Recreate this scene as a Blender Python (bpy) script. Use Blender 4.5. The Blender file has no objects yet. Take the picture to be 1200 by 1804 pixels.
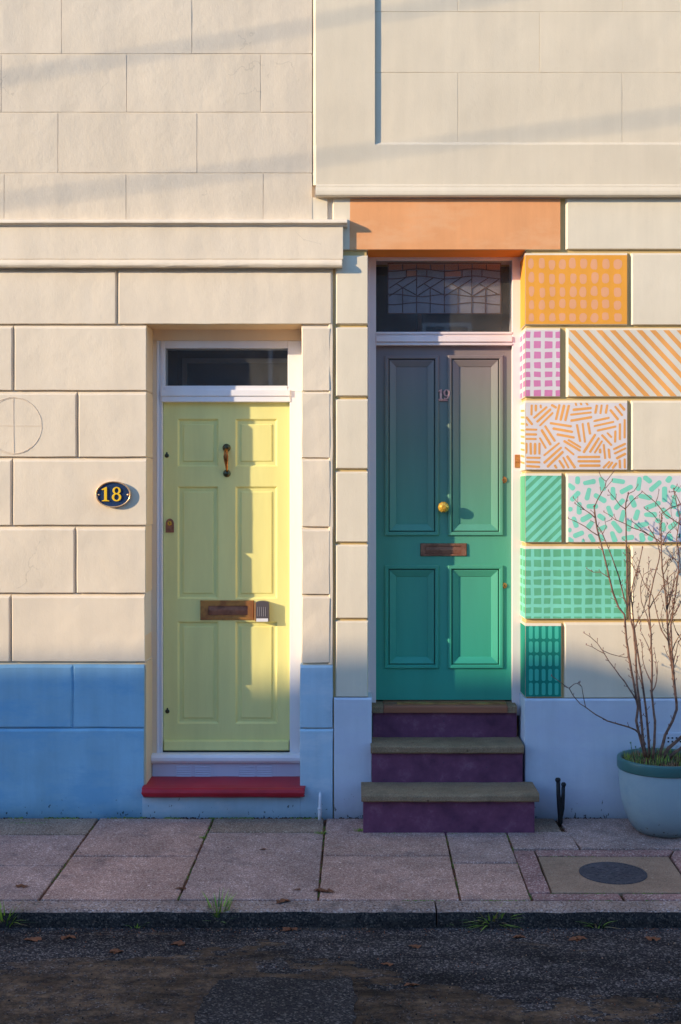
import bpy, bmesh, math, random
from mathutils import Vector, noise, Matrix
random.seed(7)
sc = bpy.context.scene
# ------------------------------------------------------------------ camera
CY, EYE, F = -7.0, 1.836, 2135.0        # camera distance from the facade, eye height, focal length in photo pixels
cam = bpy.data.cameras.new('camera'); camo = bpy.data.objects.new('camera', cam)
sc.collection.objects.link(camo); sc.camera = camo
camo.location = (0, CY, EYE); camo.rotation_euler = (math.pi/2, 0, 0)
cam.sensor_fit = 'VERTICAL'; cam.sensor_height = 36; cam.lens = 36*F/1804
cam.shift_x = -30/1804; cam.shift_y = -22/1804
cam.clip_start = .05; cam.clip_end = 500
# ------------------------------------------------------------------ light
SUN = Vector((2.13, 1.0, -.64)).normalized()
w = bpy.data.worlds.new("World"); sc.world = w; w.use_nodes = True
wn = w.node_tree.nodes; sky = wn.new('ShaderNodeTexSky'); sky.sky_type = 'NISHITA'; sky.sun_disc = False
sky.sun_elevation = math.asin(-SUN.z); sky.sun_rotation = math.atan2(-SUN.x, -SUN.y) % (2*math.pi)
sky.ozone_density = 5.0; sky.air_density = 1.0; sky.dust_density = .3
w.node_tree.links.new(sky.outputs[0], wn['Background'].inputs[0]); wn['Background'].inputs[1].default_value = .15
sl = bpy.data.lights.new('sun', 'SUN'); so = bpy.data.objects.new('sun', sl); sc.collection.objects.link(so)
sl.energy = 2.2; sl.angle = math.radians(.55); sl.color = (1.0, .80, .52)
so.rotation_euler = SUN.to_track_quat('-Z', 'Y').to_euler(); so.location = (-12, -6, 8)
vs = sc.view_settings; vs.view_transform = 'Standard'; vs.look = 'None'; vs.gamma = 1; vs.exposure = 1.5
sc.cycles.max_bounces = 8; sc.cycles.diffuse_bounces = 5
# ------------------------------------------------------------------ helpers
def X(px, y=0.0): return (px-630)*(y-CY)/F
def Z(py, y=0.0): return EYE-(py-880)*(y-CY)/F
def srgb(r, g, b):
    f = lambda c: (c/255/12.92) if c/255 <= .04045 else ((c/255+.055)/1.055)**2.4
    return (f(r), f(g), f(b), 1)

class MB:
    def __init__(s): s.v = []; s.f = []; s.m = []
    def add(s, vs, fs, m=0):
        o = len(s.v); s.v += [tuple(p) for p in vs]
        for f in fs: s.f.append(tuple(i+o for i in f)); s.m.append(m)
    def quad(s, a, b, c, d, m=0): s.add([a, b, c, d], [(0, 1, 2, 3)], m)
    def box(s, x0, x1, y0, y1, z0, z1, m=0):
        s.add([(x0,y0,z0),(x1,y0,z0),(x1,y1,z0),(x0,y1,z0),(x0,y0,z1),(x1,y0,z1),(x1,y1,z1),(x0,y1,z1)],
              [(0,1,5,4),(1,2,6,5),(2,3,7,6),(3,0,4,7),(4,5,6,7),(3,2,1,0)], m)
    def prism_x(s, prof, x0, x1, m=0):          # closed profile (y,z) extruded along x
        n = len(prof); vs = [(x0, y, z) for y, z in prof]+[(x1, y, z) for y, z in prof]
        fs = [(i, (i+1) % n, n+(i+1) % n, n+i) for i in range(n)]+[tuple(range(n)), tuple(range(2*n-1, n-1, -1))]
        s.add(vs, fs, m)
    def prism_y(s, pts, y0, y1, m=0):           # outline (x,z) extruded along y
        n = len(pts); vs = [(x, y0, z) for x, z in pts]+[(x, y1, z) for x, z in pts]
        fs = [(i, (i+1) % n, n+(i+1) % n, n+i) for i in range(n)]+[tuple(range(n)), tuple(range(2*n-1, n-1, -1))]
        s.add(vs, fs, m)
    def prism_z(s, pts, z0, z1, m=0, inset=0):
        n = len(pts); cx = sum(p[0] for p in pts)/n; cy = sum(p[1] for p in pts)/n
        def ins(p):
            v = Vector((p[0]-cx, p[1]-cy)); L = v.length; k = max(0, (L-inset)/L) if L > 0 else 1
            return (cx+v.x*k, cy+v.y*k)
        if inset:
            vs = [(x, y, z0) for x, y in pts]+[(x, y, z1-inset) for x, y in pts]+[(*ins(p), z1) for p in pts]
            fs = [(i, (i+1) % n, n+(i+1) % n, n+i) for i in range(n)]+[(n+i, n+(i+1) % n, 2*n+(i+1) % n, 2*n+i) for i in range(n)]+[tuple(range(2*n, 3*n)), tuple(range(n-1, -1, -1))]
        else:
            vs = [(x, y, z0) for x, y in pts]+[(x, y, z1) for x, y in pts]
            fs = [(i, (i+1) % n, n+(i+1) % n, n+i) for i in range(n)]+[tuple(range(n, 2*n)), tuple(range(n-1, -1, -1))]
        s.add(vs, fs, m)
    def lathe(s, prof, c, axis='z', n=32, m=0):  # profile (r,t); closes nothing, end radii may be 0
        vs = []
        for r, t in prof:
            for k in range(n):
                a = 2*math.pi*k/n
                p = (r*math.cos(a), r*math.sin(a), t) if axis == 'z' else (r*math.cos(a), t, r*math.sin(a))
                vs.append((c[0]+p[0], c[1]+p[1], c[2]+p[2]))
        fs = []
        for i in range(len(prof)-1):
            for k in range(n): fs.append((i*n+k, i*n+(k+1) % n, (i+1)*n+(k+1) % n, (i+1)*n+k))
        s.add(vs, fs, m)
    def tube(s, path, radii, n=8, m=0, cap=True):
        path = [Vector(p) for p in path]
        if not hasattr(radii, '__len__'): radii = [radii]*len(path)
        up = Vector((.13, .97, .2)); vs = []
        for i, p in enumerate(path):
            d = (path[min(i+1, len(path)-1)]-path[max(i-1, 0)]).normalized()
            a = d.cross(up)
            if a.length < 1e-4: a = d.cross(Vector((1, 0, 0)))
            a.normalize(); b = d.cross(a)
            for k in range(n):
                t = 2*math.pi*k/n; vs.append(p+(a*math.cos(t)+b*math.sin(t))*radii[i])
        fs = [(i*n+k, i*n+(k+1) % n, (i+1)*n+(k+1) % n, (i+1)*n+k) for i in range(len(path)-1) for k in range(n)]
        if cap: fs += [tuple(range(n)), tuple(range(len(path)*n-1, (len(path)-1)*n-1, -1))]
        s.add(vs, fs, m)
    def ring(s, cx, cz, ro, zo, ri, zi, y0, y1, m=0, n=28, a0=0, a1=2*math.pi):
        vs = []; full = abs(a1-a0-2*math.pi) < 1e-5; N = n if full else n+1
        for k in range(N):
            a = a0+(a1-a0)*k/n; c, q = math.cos(a), math.sin(a)
            vs += [(cx+ro*c, y0, cz+zo*q), (cx+ro*c, y1, cz+zo*q), (cx+ri*c, y1, cz+zi*q), (cx+ri*c, y0, cz+zi*q)]
        fs = []
        for k in range(n):
            a = 4*k; b = 4*((k+1) % N)
            fs += [(a+j, b+j, b+(j+1) % 4, a+(j+1) % 4) for j in range(4)]
        if not full: fs += [(0, 1, 2, 3), (4*n+3, 4*n+2, 4*n+1, 4*n)]
        s.add(vs, fs, m)
    def rings(s, rect, steps, m=0, mlast=None):  # rectangular steps inward: (inset, y)
        x0, x1, z0, z1 = rect; prev = None
        for i, y in steps:
            cur = [(x0+i, y, z0+i), (x1-i, y, z0+i), (x1-i, y, z1-i), (x0+i, y, z1-i)]
            if prev:
                for k in range(4): s.quad(prev[k], prev[(k+1) % 4], cur[(k+1) % 4], cur[k], m)
            prev = cur
        s.quad(*prev, m if mlast is None else mlast)
    def block(s, x0, x1, z0, z1, yf, yb, ch=(0, 0, 0, 0), dep=.02, m=0, mf=None, jit=.0, g=.07, seed=0, yj=None, mr=None):
        mr = m if mr is None else mr; cl, cr, ct, cb = ch; mf = m if mf is None else mf; yj = jit if yj is None else yj
        nx = max(1, int((x1-x0)/g)); nz = max(1, int((z1-z0)/g)); V = []; idx = {}
        def N(p, k): return noise.noise(Vector((p[0]*5+k*17.3+seed, p[1]*5+3.7, seed*1.3)))*.7+noise.noise(Vector((p[0]*19+k*9.3, p[1]*19+seed, 2.2)))*.45
        for i in range(nx+1):
            for j in range(nz+1):
                u, v = i/nx, j/nz; x = (x0+cl)+(x1-cr-x0-cl)*u; z = (z0+cb)+(z1-ct-z0-cb)*v; b = (x, z)
                idx[i, j] = len(V); V.append((x+jit*N(b, 1), yf+yj*N(b, 2), z+jit*N(b, 3)))
        fs = [(idx[i, j], idx[i+1, j], idx[i+1, j+1], idx[i, j+1]) for i in range(nx) for j in range(nz)]
        s.add(V, fs, mf)
        per = [(i, 0) for i in range(nx)]+[(nx, j) for j in range(nz)]+[(i, nz) for i in range(nx, 0, -1)]+[(0, j) for j in range(nz, 0, -1)]
        n = len(per); A = [V[idx[q]] for q in per]; B = []; C = []
        for (i, j) in per:
            x = x0+(x1-x0)*i/nx; z = z0+(z1-z0)*j/nz; b = (x, z); q = jit*.8
            p = (x+q*N(b, 1), z+q*N(b, 3)); B.append((p[0], yf+dep, p[1])); C.append((p[0], yb, p[1]))
        s.add(A+B, [(k, n+k, n+(k+1) % n, (k+1) % n) for k in range(n)], m); s.add(B+C, [(k, n+k, n+(k+1) % n, (k+1) % n) for k in range(n)], mr)
    def build(s, name, mats, parent=None, smooth=False, bevel=0, seg=2, flat_angle=None):
        me = bpy.data.meshes.new(name); me.from_pydata(s.v, [], s.f)
        if not isinstance(mats, (list, tuple)): mats = [mats]
        for m in mats: me.materials.append(m)
        for p, k in zip(me.polygons, s.m): p.material_index = k
        bm = bmesh.new(); bm.from_mesh(me); bmesh.ops.recalc_face_normals(bm, faces=bm.faces); bm.to_mesh(me); bm.free()
        if smooth:
            for p in me.polygons: p.use_smooth = True
        o = bpy.data.objects.new(name, me); sc.collection.objects.link(o)
        if bevel:
            b = o.modifiers.new('bevel', 'BEVEL'); b.width = bevel; b.segments = seg; b.limit_method = 'ANGLE'; b.angle_limit = math.radians(40)
        if parent is not None:
            o.parent = parent
            if parent.type == 'EMPTY': o.location = -parent.location
        return o

def thing(name, label, cat, loc=(0, 0, 0), group=None):
    o = bpy.data.objects.new(name, None); sc.collection.objects.link(o); o.location = loc; o.empty_display_size = .1
    o['label'] = label; o['category'] = cat
    if group: o['group'] = group
    return o
def tag(o, label=None, cat=None, group=None, kind=None):
    if label: o['label'] = label
    if cat: o['category'] = cat
    if group: o['group'] = group
    if kind: o['kind'] = kind
    return o

def clip(poly, x0, x1, z0, z1):
    def cut(P, ins, it):
        R = []
        for i in range(len(P)):
            a, b = P[i-1], P[i]
            if ins(b):
                if not ins(a): R.append(it(a, b))
                R.append(b)
            elif ins(a): R.append(it(a, b))
        return R
    def ix(c): return lambda a, b: (c, a[1]+(b[1]-a[1])*(c-a[0])/(b[0]-a[0]))
    def iz(c): return lambda a, b: (a[0]+(b[0]-a[0])*(c-a[1])/(b[1]-a[1]), c)
    for ins, it in ((lambda p: p[0] >= x0, ix(x0)), (lambda p: p[0] <= x1, ix(x1)), (lambda p: p[1] >= z0, iz(z0)), (lambda p: p[1] <= z1, iz(z1))):
        if len(poly) < 3: return []
        poly = cut(poly, ins, it)
    return poly
def stroke_poly(a, b, w0, w1=None, n=5, wob=.1):
    w1 = w1 or w0; a = Vector(a); b = Vector(b); d = (b-a); L = d.length; d.normalize(); q = Vector((-d.y, d.x)); P = []
    j = lambda: 1+random.uniform(-wob, wob)
    for k in range(n+1): t = math.pi/2+math.pi*k/n; P.append(a+(d*math.cos(t)*.8+q*math.sin(t))*w0*.5*j()+d*w0*.4)
    for k in range(n+1): t = -math.pi/2+math.pi*k/n; P.append(b+(d*math.cos(t)*.8+q*math.sin(t))*w1*.5*j()-d*w1*.4)
    return [(p.x, p.y) for p in P]

# ------------------------------------------------------------------ materials
def nodes(name, rough=.6, metal=0.0, spec=.3):
    m = bpy.data.materials.new(name); m.use_nodes = True; nt = m.node_tree; p = nt.nodes['Principled BSDF']
    p.inputs['Roughness'].default_value = rough; p.inputs['Metallic'].default_value = metal
    p.inputs['Specular IOR Level'].default_value = spec
    return m, nt, p
def ramp(nt, src, stops):
    r = nt.nodes.new('ShaderNodeValToRGB'); e = r.color_ramp.elements
    while len(e) < len(stops): e.new(.5)
    for k, (t, c) in enumerate(stops): e[k].position = t; e[k].color = c if len(c) == 4 else (*c, 1)
    nt.links.new(src, r.inputs[0]); return r.outputs[0]
def coords(nt, scale=(1, 1, 1)):
    t = nt.nodes.new('ShaderNodeTexCoord'); mp = nt.nodes.new('ShaderNodeMapping'); mp.inputs['Scale'].default_value = scale
    nt.links.new(t.outputs['Object'], mp.inputs[0]); return mp.outputs[0]
def noi(nt, scale, detail=4, rough=.55, sc3=(1, 1, 1), dist=0):
    n = nt.nodes.new('ShaderNodeTexNoise'); n.inputs['Scale'].default_value = scale; n.inputs['Detail'].default_value = detail
    n.inputs['Roughness'].default_value = rough; n.inputs['Distortion'].default_value = dist
    nt.links.new(coords(nt, sc3), n.inputs['Vector']); return n.outputs[0]
def mixc(nt, fac, a, b, mode='MIX'):
    m = nt.nodes.new('ShaderNodeMix'); m.data_type = 'RGBA'; m.blend_type = mode
    for s_, v in ((m.inputs[0], fac), (m.inputs[6], a), (m.inputs[7], b)):
        if hasattr(v, 'links'): nt.links.new(v, s_)
        else: s_.default_value = v
    return m.outputs[2]
def math_(nt, op, a, b=0.0, c=0.0):
    m = nt.nodes.new('ShaderNodeMath'); m.operation = op
    for i, v in enumerate((a, b, c)):
        if hasattr(v, 'links'): nt.links.new(v, m.inputs[i])
        else: m.inputs[i].default_value = v
    return m.outputs[0]
def bump(nt, p, layers):
    prev = None
    for h, st, d in layers:
        b = nt.nodes.new('ShaderNodeBump'); b.inputs['Strength'].default_value = st; b.inputs['Distance'].default_value = d
        nt.links.new(h, b.inputs['Height'])
        if prev: nt.links.new(prev, b.inputs['Normal'])
        prev = b.outputs[0]
    nt.links.new(prev, p.inputs['Normal'])
def scale_c(c, k): return (min(1, c[0]*k), min(1, c[1]*k), min(1, c[2]*k), 1)

def plaster(name, col, rough=.75, var=.07, lumps=.004, fine=.0006, dirt=None, streak=True, dirt_top=.35, wear=None, cracks=False):
    m, nt, p = nodes(name, rough, spec=.25)
    n1 = noi(nt, 2.3, 5); n2 = noi(nt, 26, 4)
    c = ramp(nt, n1, [(.3, scale_c(col, 1-var)), (.7, scale_c(col, 1+var*.6))])
    c = mixc(nt, math_(nt, 'MULTIPLY', math_(nt, 'GREATER_THAN', n2, .66), .10), c, scale_c(col, .72))
    c = mixc(nt, 1.0, c, ramp(nt, noi(nt, 7, 5, .65, (1, 1, .10)), [(.32, (1-var*.8,)*3), (.66, (1+var*.5,)*3)]), 'MULTIPLY')   # old rain streaks in the paint
    tint = noi(nt, 1.1, 3, .5); c = mixc(nt, math_(nt, 'MULTIPLY', tint, .35), c, (min(1, col[0]*1.05), col[1]*.98, col[2]*.86, 1))
    if wear:
        wn_ = noi(nt, 5, 7, .72, (.35, 1, 1)); c = mixc(nt, math_(nt, 'MULTIPLY', ramp(nt, wn_, [(.48, (0, 0, 0)), (.62, (1, 1, 1))]), .75), c, wear)
    if dirt:      # splash stains at the foot of the wall: spots and runs with a shape of their own
        t = nt.nodes.new('ShaderNodeSeparateXYZ'); nt.links.new(coords(nt), t.inputs[0])
        hgt = nt.nodes.new('ShaderNodeMapRange'); nt.links.new(t.outputs[2], hgt.inputs[0])
        hgt.inputs[1].default_value = dirt_top; hgt.inputs[2].default_value = -.02; hgt.inputs[3].default_value = 0; hgt.inputs[4].default_value = 1
        sp = noi(nt, 42, 3, .6, (1, 1, .55)); big = noi(nt, 3.5, 5, .6)
        thr = math_(nt, 'SUBTRACT', .80, math_(nt, 'MULTIPLY', hgt.outputs[0], .19))
        c = mixc(nt, math_(nt, 'MULTIPLY', math_(nt, 'GREATER_THAN', sp, thr), .8), c, dirt)
        st = math_(nt, 'MULTIPLY', math_(nt, 'POWER', hgt.outputs[0], 3), math_(nt, 'MULTIPLY', big, 1.2))
        c = mixc(nt, st, c, dirt)
    if cracks:
        vo = nt.nodes.new('ShaderNodeTexVoronoi'); vo.feature = 'DISTANCE_TO_EDGE'; vo.inputs['Scale'].default_value = 1.3
        vm = nt.nodes.new('ShaderNodeVectorMath'); vm.operation = 'ADD'; dn = nt.nodes.new('ShaderNodeTexNoise'); dn.inputs['Scale'].default_value = 5; dn.inputs['Detail'].default_value = 6
        cc = coords(nt); nt.links.new(cc, dn.inputs['Vector']); sc_ = nt.nodes.new('ShaderNodeVectorMath'); sc_.operation = 'SCALE'; sc_.inputs['Scale'].default_value = .35
        nt.links.new(dn.outputs['Color'], sc_.inputs[0]); nt.links.new(cc, vm.inputs[0]); nt.links.new(sc_.outputs[0], vm.inputs[1]); nt.links.new(vm.outputs[0], vo.inputs['Vector'])
        ck = math_(nt, 'MULTIPLY', math_(nt, 'LESS_THAN', vo.outputs['Distance'], .0035), math_(nt, 'GREATER_THAN', noi(nt, 1.7, 2), .60))
        c = mixc(nt, math_(nt, 'MULTIPLY', ck, .25), c, scale_c(col, .45))
    nt.links.new(c, p.inputs['Base Color'])
    L = [(noi(nt, 3.2, 3, .5), .55, lumps*2.2), (noi(nt, 13, 5, .6), .6, lumps*.55), (noi(nt, 130, 3, .6, (1, 1, .35) if streak else (1, 1, 1)), .55, fine)]
    bump(nt, p, L); return m
def paint(name, col, rough=.4, var=.04, b=.0004, spec=.4, chips=None, sc3=(1, 1, .15)):
    m, nt, p = nodes(name, rough, spec=spec)
    n1 = noi(nt, 6, 4, .6, sc3); c = ramp(nt, n1, [(.3, scale_c(col, 1-var)), (.7, scale_c(col, 1+var))])
    if chips:
        n2 = noi(nt, 30, 5, .65); c = mixc(nt, math_(nt, 'GREATER_THAN', n2, .74), c, chips)
    nt.links.new(c, p.inputs['Base Color']); bump(nt, p, [(noi(nt, 60, 3, .6, sc3), .5, b), (noi(nt, 7, 2, .5), .3, b*3)]); return m
def metal(name, col, rough=.35, tarn=None, met=1.0, sc_=30):
    m, nt, p = nodes(name, rough, met, .5)
    n1 = noi(nt, sc_, 4, .6); c = ramp(nt, n1, [(.42, col), (.6, tarn or scale_c(col, .6))]); nt.links.new(c, p.inputs['Base Color'])
    nt.links.new(ramp(nt, n1, [(.3, (rough*.7,)*3), (.7, (min(1, rough*1.6),)*3)]), p.inputs['Roughness'])
    bump(nt, p, [(noi(nt, 120, 3), .3, .0003)]); return m

CREAM = (.77, .655, .505, 1)
M = {}
M['cream'] = plaster('cream_masonry_paint', CREAM, lumps=.0058, fine=.0010, cracks=True)
M['buff_bounce'] = plaster('buff_reveal_bounce_tint', (.84, .61, .37, 1), lumps=.003)  # reveal cream with warm bounce light mixed into the colour
M['cream_up'] = plaster('cream_render', (.69, .585, .45, 1), lumps=.0075, fine=.0013, cracks=True)
M['cream19'] = plaster('cream_smooth_masonry_paint', (.76, .665, .51, 1), lumps=.0024, fine=.0009)
M['cream19b'] = plaster('cream_render_smooth', (.70, .60, .45, 1), lumps=.0034, fine=.0010)
M['blue'] = plaster('blue_paint_and_shade', (.29, .52, .68, 1), lumps=.006, dirt=(.03, .03, .025, 1), dirt_top=.22, wear=(.19, .42, .62, 1), var=.14)  # blue paint deepened with the blue of the shade
M['blue_pale'] = plaster('lilac_blue_paint_and_shade', (.44, .61, .73, 1), lumps=.007, wear=(.60, .68, .74, 1), dirt=(.04, .035, .03, 1), dirt_top=.22, var=.12)  # paler blue paint, also carrying the tint of the shade
M['plinth_tint'] = plaster('plinth_shade_tint', (.60, .65, .74, 1), lumps=.004, wear=(.55, .58, .68, 1), dirt=(.06, .05, .04, 1), dirt_top=.25, var=.1)  # plinth colour takes in the lilac blue of its shade
M['groove'] = plaster('ochre_joint_bounce', (.62, .44, .19, 1), lumps=.001)  # joint floors, yellow bounce light put into the colour
M['scribe'] = plaster('buff_scribed_joint', (.55, .38, .20, 1), lumps=.001)
M['orange'] = plaster('apricot_masonry_paint', (.80, .37, .16, 1), lumps=.003, fine=.001, wear=(.80, .42, .21, 1), var=.10)
M['soffit'] = plaster('deep_orange_soffit_paint', (.86, .29, .05, 1), lumps=.002)
M['salmon'] = plaster('salmon_paint', (.78, .38, .20, 1), lumps=.001)
M['amber'] = plaster('amber_orange_paint', (.82, .36, .05, 1), lumps=.002, fine=.0009, var=.10)
M['hatch_or'] = plaster('light_orange_paint', (.82, .38, .11, 1), lumps=.002, fine=.0009, var=.16)
M['pink'] = plaster('pink_paint', (.66, .22, .42, 1), lumps=.002, fine=.0009, var=.16)
M['offw'] = plaster('off_white_paint', (.72, .66, .66, 1), lumps=.001)
M['offw_stripe'] = plaster('stone_white_paint', (.70, .66, .57, 1), lumps=.001)
M['green'] = plaster('jade_green_paint', (.13, .46, .26, 1), lumps=.002, fine=.0009, var=.2)
M['turq'] = plaster('turquoise_paint', (.22, .68, .51, 1), lumps=.002, fine=.0009, var=.12)
M['teal'] = plaster('deep_teal_paint', (.01, .25, .18, 1), lumps=.002, fine=.0009, var=.2)
M['teal_l'] = plaster('sea_green_paint', (.06, .50, .36, 1), lumps=.001)
M['white'] = paint('white_gloss_paint', (.82, .80, .82, 1), .38, chips=(.30, .24, .18, 1))
M['frame19'] = paint('white_gloss_bounce_tint', (.82, .70, .68, 1), .42, chips=(.40, .25, .16, 1))  # white frame tinted pink for the light bounced onto it
M['head18'] = paint('cream_wood_bounce_tint', (.84, .66, .46, 1), .5)  # head warmed in colour for light bounced inside the recess
M['yellow'] = paint('olive_yellow_gloss_paint', (.80, .745, .29, 1), .36, var=.08, b=.001, chips=(.45, .40, .18, 1))
M['red'] = paint('dark_red_step_paint', (.42, .014, .028, 1), .45, var=.12, b=.001, sc3=(1, 1, 1))
def purple_mat():
    m, nt, p = nodes('purple_riser_paint', .6)
    n = noi(nt, 7, 6, .65); n2 = noi(nt, 60, 3, .6)
    c = ramp(nt, n, [(.3, (.09, .028, .06, 1)), (.55, (.17, .052, .10, 1)), (.72, (.26, .12, .17, 1))])
    c = mixc(nt, math_(nt, 'GREATER_THAN', n2, .70), c, (.04, .04, .07, 1))
    nt.links.new(c, p.inputs['Base Color']); bump(nt, p, [(noi(nt, 25, 5, .6), .7, .003), (noi(nt, 160, 3), .5, .001)]); return m
M['purple'] = purple_mat()
def stone_mat(name, a, b, k=40, bd=.002, spots=None):
    m, nt, p = nodes(name, .85, spec=.2)
    n = noi(nt, 4, 6, .6); c = ramp(nt, n, [(.3, a), (.7, b)])
    n2 = noi(nt, k*4, 2, .5); c = mixc(nt, .55, c, ramp(nt, n2, [(.35, scale_c(a, .45)), (.65, scale_c(b, 1.6))]), 'MULTIPLY')
    c = mixc(nt, 1.0, c, (1.8, 1.8, 1.8, 1), 'MULTIPLY')
    if spots: c = mixc(nt, math_(nt, 'GREATER_THAN', noi(nt, k, 2), .72), c, spots)
    nt.links.new(c, p.inputs['Base Color']); bump(nt, p, [(n2, .8, bd*.4), (noi(nt, k*.4, 4), .6, bd)]); return m
def speck(name, base, dark, light, scale=230, bd=.0012, big=.25, rough=.9, stain=None):
    """stone or asphalt: fine aggregate speckle over broad tone"""
    m, nt, p = nodes(name, rough, spec=.2)
    v = nt.nodes.new('ShaderNodeTexVoronoi'); v.inputs['Scale'].default_value = scale; nt.links.new(coords(nt), v.inputs['Vector'])
    sep = nt.nodes.new('ShaderNodeSeparateColor'); nt.links.new(v.outputs['Color'], sep.inputs[0])
    c = ramp(nt, sep.outputs[0], [(0, dark), (.35, base), (.75, base), (1, light)])
    n = noi(nt, 2.2, 6, .62); n2 = noi(nt, 11, 5, .6)
    c = mixc(nt, 1.0, c, ramp(nt, n, [(.3, (1-big,)*3), (.7, (1+big,)*3)]), 'MULTIPLY')
    c = mixc(nt, 1.0, c, ramp(nt, n2, [(.3, (.86,)*3), (.7, (1.12,)*3)]), 'MULTIPLY')
    if stain: c = mixc(nt, math_(nt, 'MULTIPLY', ramp(nt, noi(nt, 4, 6, .7), [(.56, (0, 0, 0)), (.68, (1, 1, 1))]), .55), c, stain)
    f = nt.nodes.new('ShaderNodeTexVoronoi'); f.inputs['Scale'].default_value = 13; nt.links.new(coords(nt, (1, 1, 1)), f.inputs['Vector'])
    fs_ = nt.nodes.new('ShaderNodeSeparateColor'); nt.links.new(f.outputs['Color'], fs_.inputs[0]); near = math_(nt, 'LESS_THAN', math_(nt, 'ADD', f.outputs['Distance'], math_(nt, 'MULTIPLY', noi(nt, 90, 3), .12)), .15)
    c = mixc(nt, math_(nt, 'MULTIPLY', math_(nt, 'MULTIPLY', near, math_(nt, 'GREATER_THAN', fs_.outputs[0], .80)), .65), c, scale_c(light, 1.3))
    c = mixc(nt, math_(nt, 'MULTIPLY', math_(nt, 'MULTIPLY', near, math_(nt, 'LESS_THAN', fs_.outputs[0], .22)), .8), c, scale_c(dark, .5))
    nt.links.new(c, p.inputs['Base Color'])
    bump(nt, p, [(v.outputs['Distance'], .8, bd), (n2, .6, bd*2.5)]); return m
M['slab'] = speck('pinkish_concrete_slab', (.47, .26, .19, 1), (.24, .12, .09, 1), (.78, .55, .44, 1), 210, stain=(.16, .105, .10, 1))
M['slab2'] = speck('grey_concrete_slab', (.41, .245, .19, 1), (.2, .12, .10, 1), (.72, .52, .44, 1), 210, stain=(.14, .10, .095, 1))
M['slab3'] = speck('buff_concrete_slab', (.34, .215, .145, 1), (.16, .10, .07, 1), (.58, .43, .32, 1), 210, stain=(.17, .115, .08, 1))
M['sett'] = speck('red_granite_edging', (.34, .17, .14, 1), (.17, .09, .08, 1), (.6, .42, .35, 1), 150)
M['cover'] = speck('sandy_concrete_surround', (.34, .205, .13, 1), (.20, .135, .09, 1), (.38, .27, .18, 1), 260, bd=.0006, big=.15)
M['kerb'] = speck('worn_kerb_stone', (.36, .23, .17, 1), (.12, .08, .07, 1), (.5, .4, .36, 1), 160, bd=.002, stain=(.10, .075, .07, 1))
M['kerbface'] = speck('grimy_mossy_shaded_kerb_face', (.042, .034, .030, 1), (.012, .010, .010, 1), (.13, .10, .08, 1), 150, bd=.004, stain=(.10, .075, .06, 1))  # dark from grime and moss, with the face's shade in the colour
M['step'] = speck('worn_york_stone', (.27, .175, .10, 1), (.20, .13, .075, 1), (.33, .23, .14, 1), 260, bd=.0006, stain=(.16, .12, .075, 1))
M['joint'] = speck('earthy_joint_filling', (.10, .045, .02, 1), (.04, .03, .012, 1), (.20, .09, .03, 1), 240, bd=.003, stain=(.05, .07, .012, 1))
def road_mat():
    m, nt, p = nodes('worn_asphalt', .92, spec=.15)
    v = nt.nodes.new('ShaderNodeTexVoronoi'); v.inputs['Scale'].default_value = 150; nt.links.new(coords(nt), v.inputs['Vector'])
    sep = nt.nodes.new('ShaderNodeSeparateColor'); nt.links.new(v.outputs['Color'], sep.inputs[0])
    chips = ramp(nt, sep.outputs[0], [(0, (.012, .010, .010)), (.35, (.045, .035, .033)), (.75, (.07, .054, .05)), (1, (.26, .21, .18))])
    sm = ramp(nt, noi(nt, 9, 6, .65), [(.3, (.065, .035, .020)), (.7, (.20, .12, .068))])
    t = nt.nodes.new('ShaderNodeSeparateXYZ'); nt.links.new(coords(nt), t.inputs[0]); x, y = t.outputs[0], t.outputs[1]
    wob = math_(nt, 'MULTIPLY', math_(nt, 'SUBTRACT', noi(nt, 3.2, 5, .6, (1, 1.6, 1)), .5), 1.1)
    # smooth brown film: left of the middle and away from the kerb, plus bands of silt
    a = math_(nt, 'SUBTRACT', -1.92, y); a = math_(nt, 'ADD', a, math_(nt, 'MULTIPLY', wob, 1.3))
    mr = nt.nodes.new('ShaderNodeMapRange'); nt.links.new(x, mr.inputs[0]); mr.inputs[1].default_value = -.1; mr.inputs[2].default_value = .5; mr.inputs[3].default_value = 0; mr.inputs[4].default_value = -.5
    a = math_(nt, 'ADD', a, mr.outputs[0]); mask = math_(nt, 'GREATER_THAN', a, 0)
    band = math_(nt, 'GREATER_THAN', noi(nt, 2.0, 6, .7, (.5, 2.2, 1)), .60); mask = math_(nt, 'MAXIMUM', mask, math_(nt, 'MULTIPLY', band, .6)); mask = math_(nt, 'MULTIPLY', mask, ramp(nt, noi(nt, 24, 6, .75), [(.36, (.15,)*3), (.56, (1,)*3)]))
    rp = ramp(nt, noi(nt, 5, 7, .7, (.45, 1.5, 1)), [(.36, (.35,)*3), (.66, (1.5,)*3)]); sm = mixc(nt, 1.0, sm, rp, 'MULTIPLY'); chips = mixc(nt, 1.0, chips, rp, 'MULTIPLY')
    nt.links.new(mixc(nt, mask, chips, sm), p.inputs['Base Color'])
    h = math_(nt, 'MULTIPLY', v.outputs['Distance'], math_(nt, 'SUBTRACT', 1.0, math_(nt, 'MULTIPLY', mask, .85)))
    bump(nt, p, [(h, 1.0, .006), (noi(nt, 30, 5, .65), .8, .006), (math_(nt, 'MULTIPLY', mask, -1.0), .5, .004)])
    return m
M['road'] = road_mat()
M['patch'] = speck('coarse_dark_asphalt', (.040, .031, .028, 1), (.010, .008, .008, 1), (.16, .13, .11, 1), 140, bd=.006, big=.35)
M['brass'] = metal('aged_brass', (.52, .25, .07, 1), .42, (.34, .14, .05, 1), .55, 14)
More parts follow.
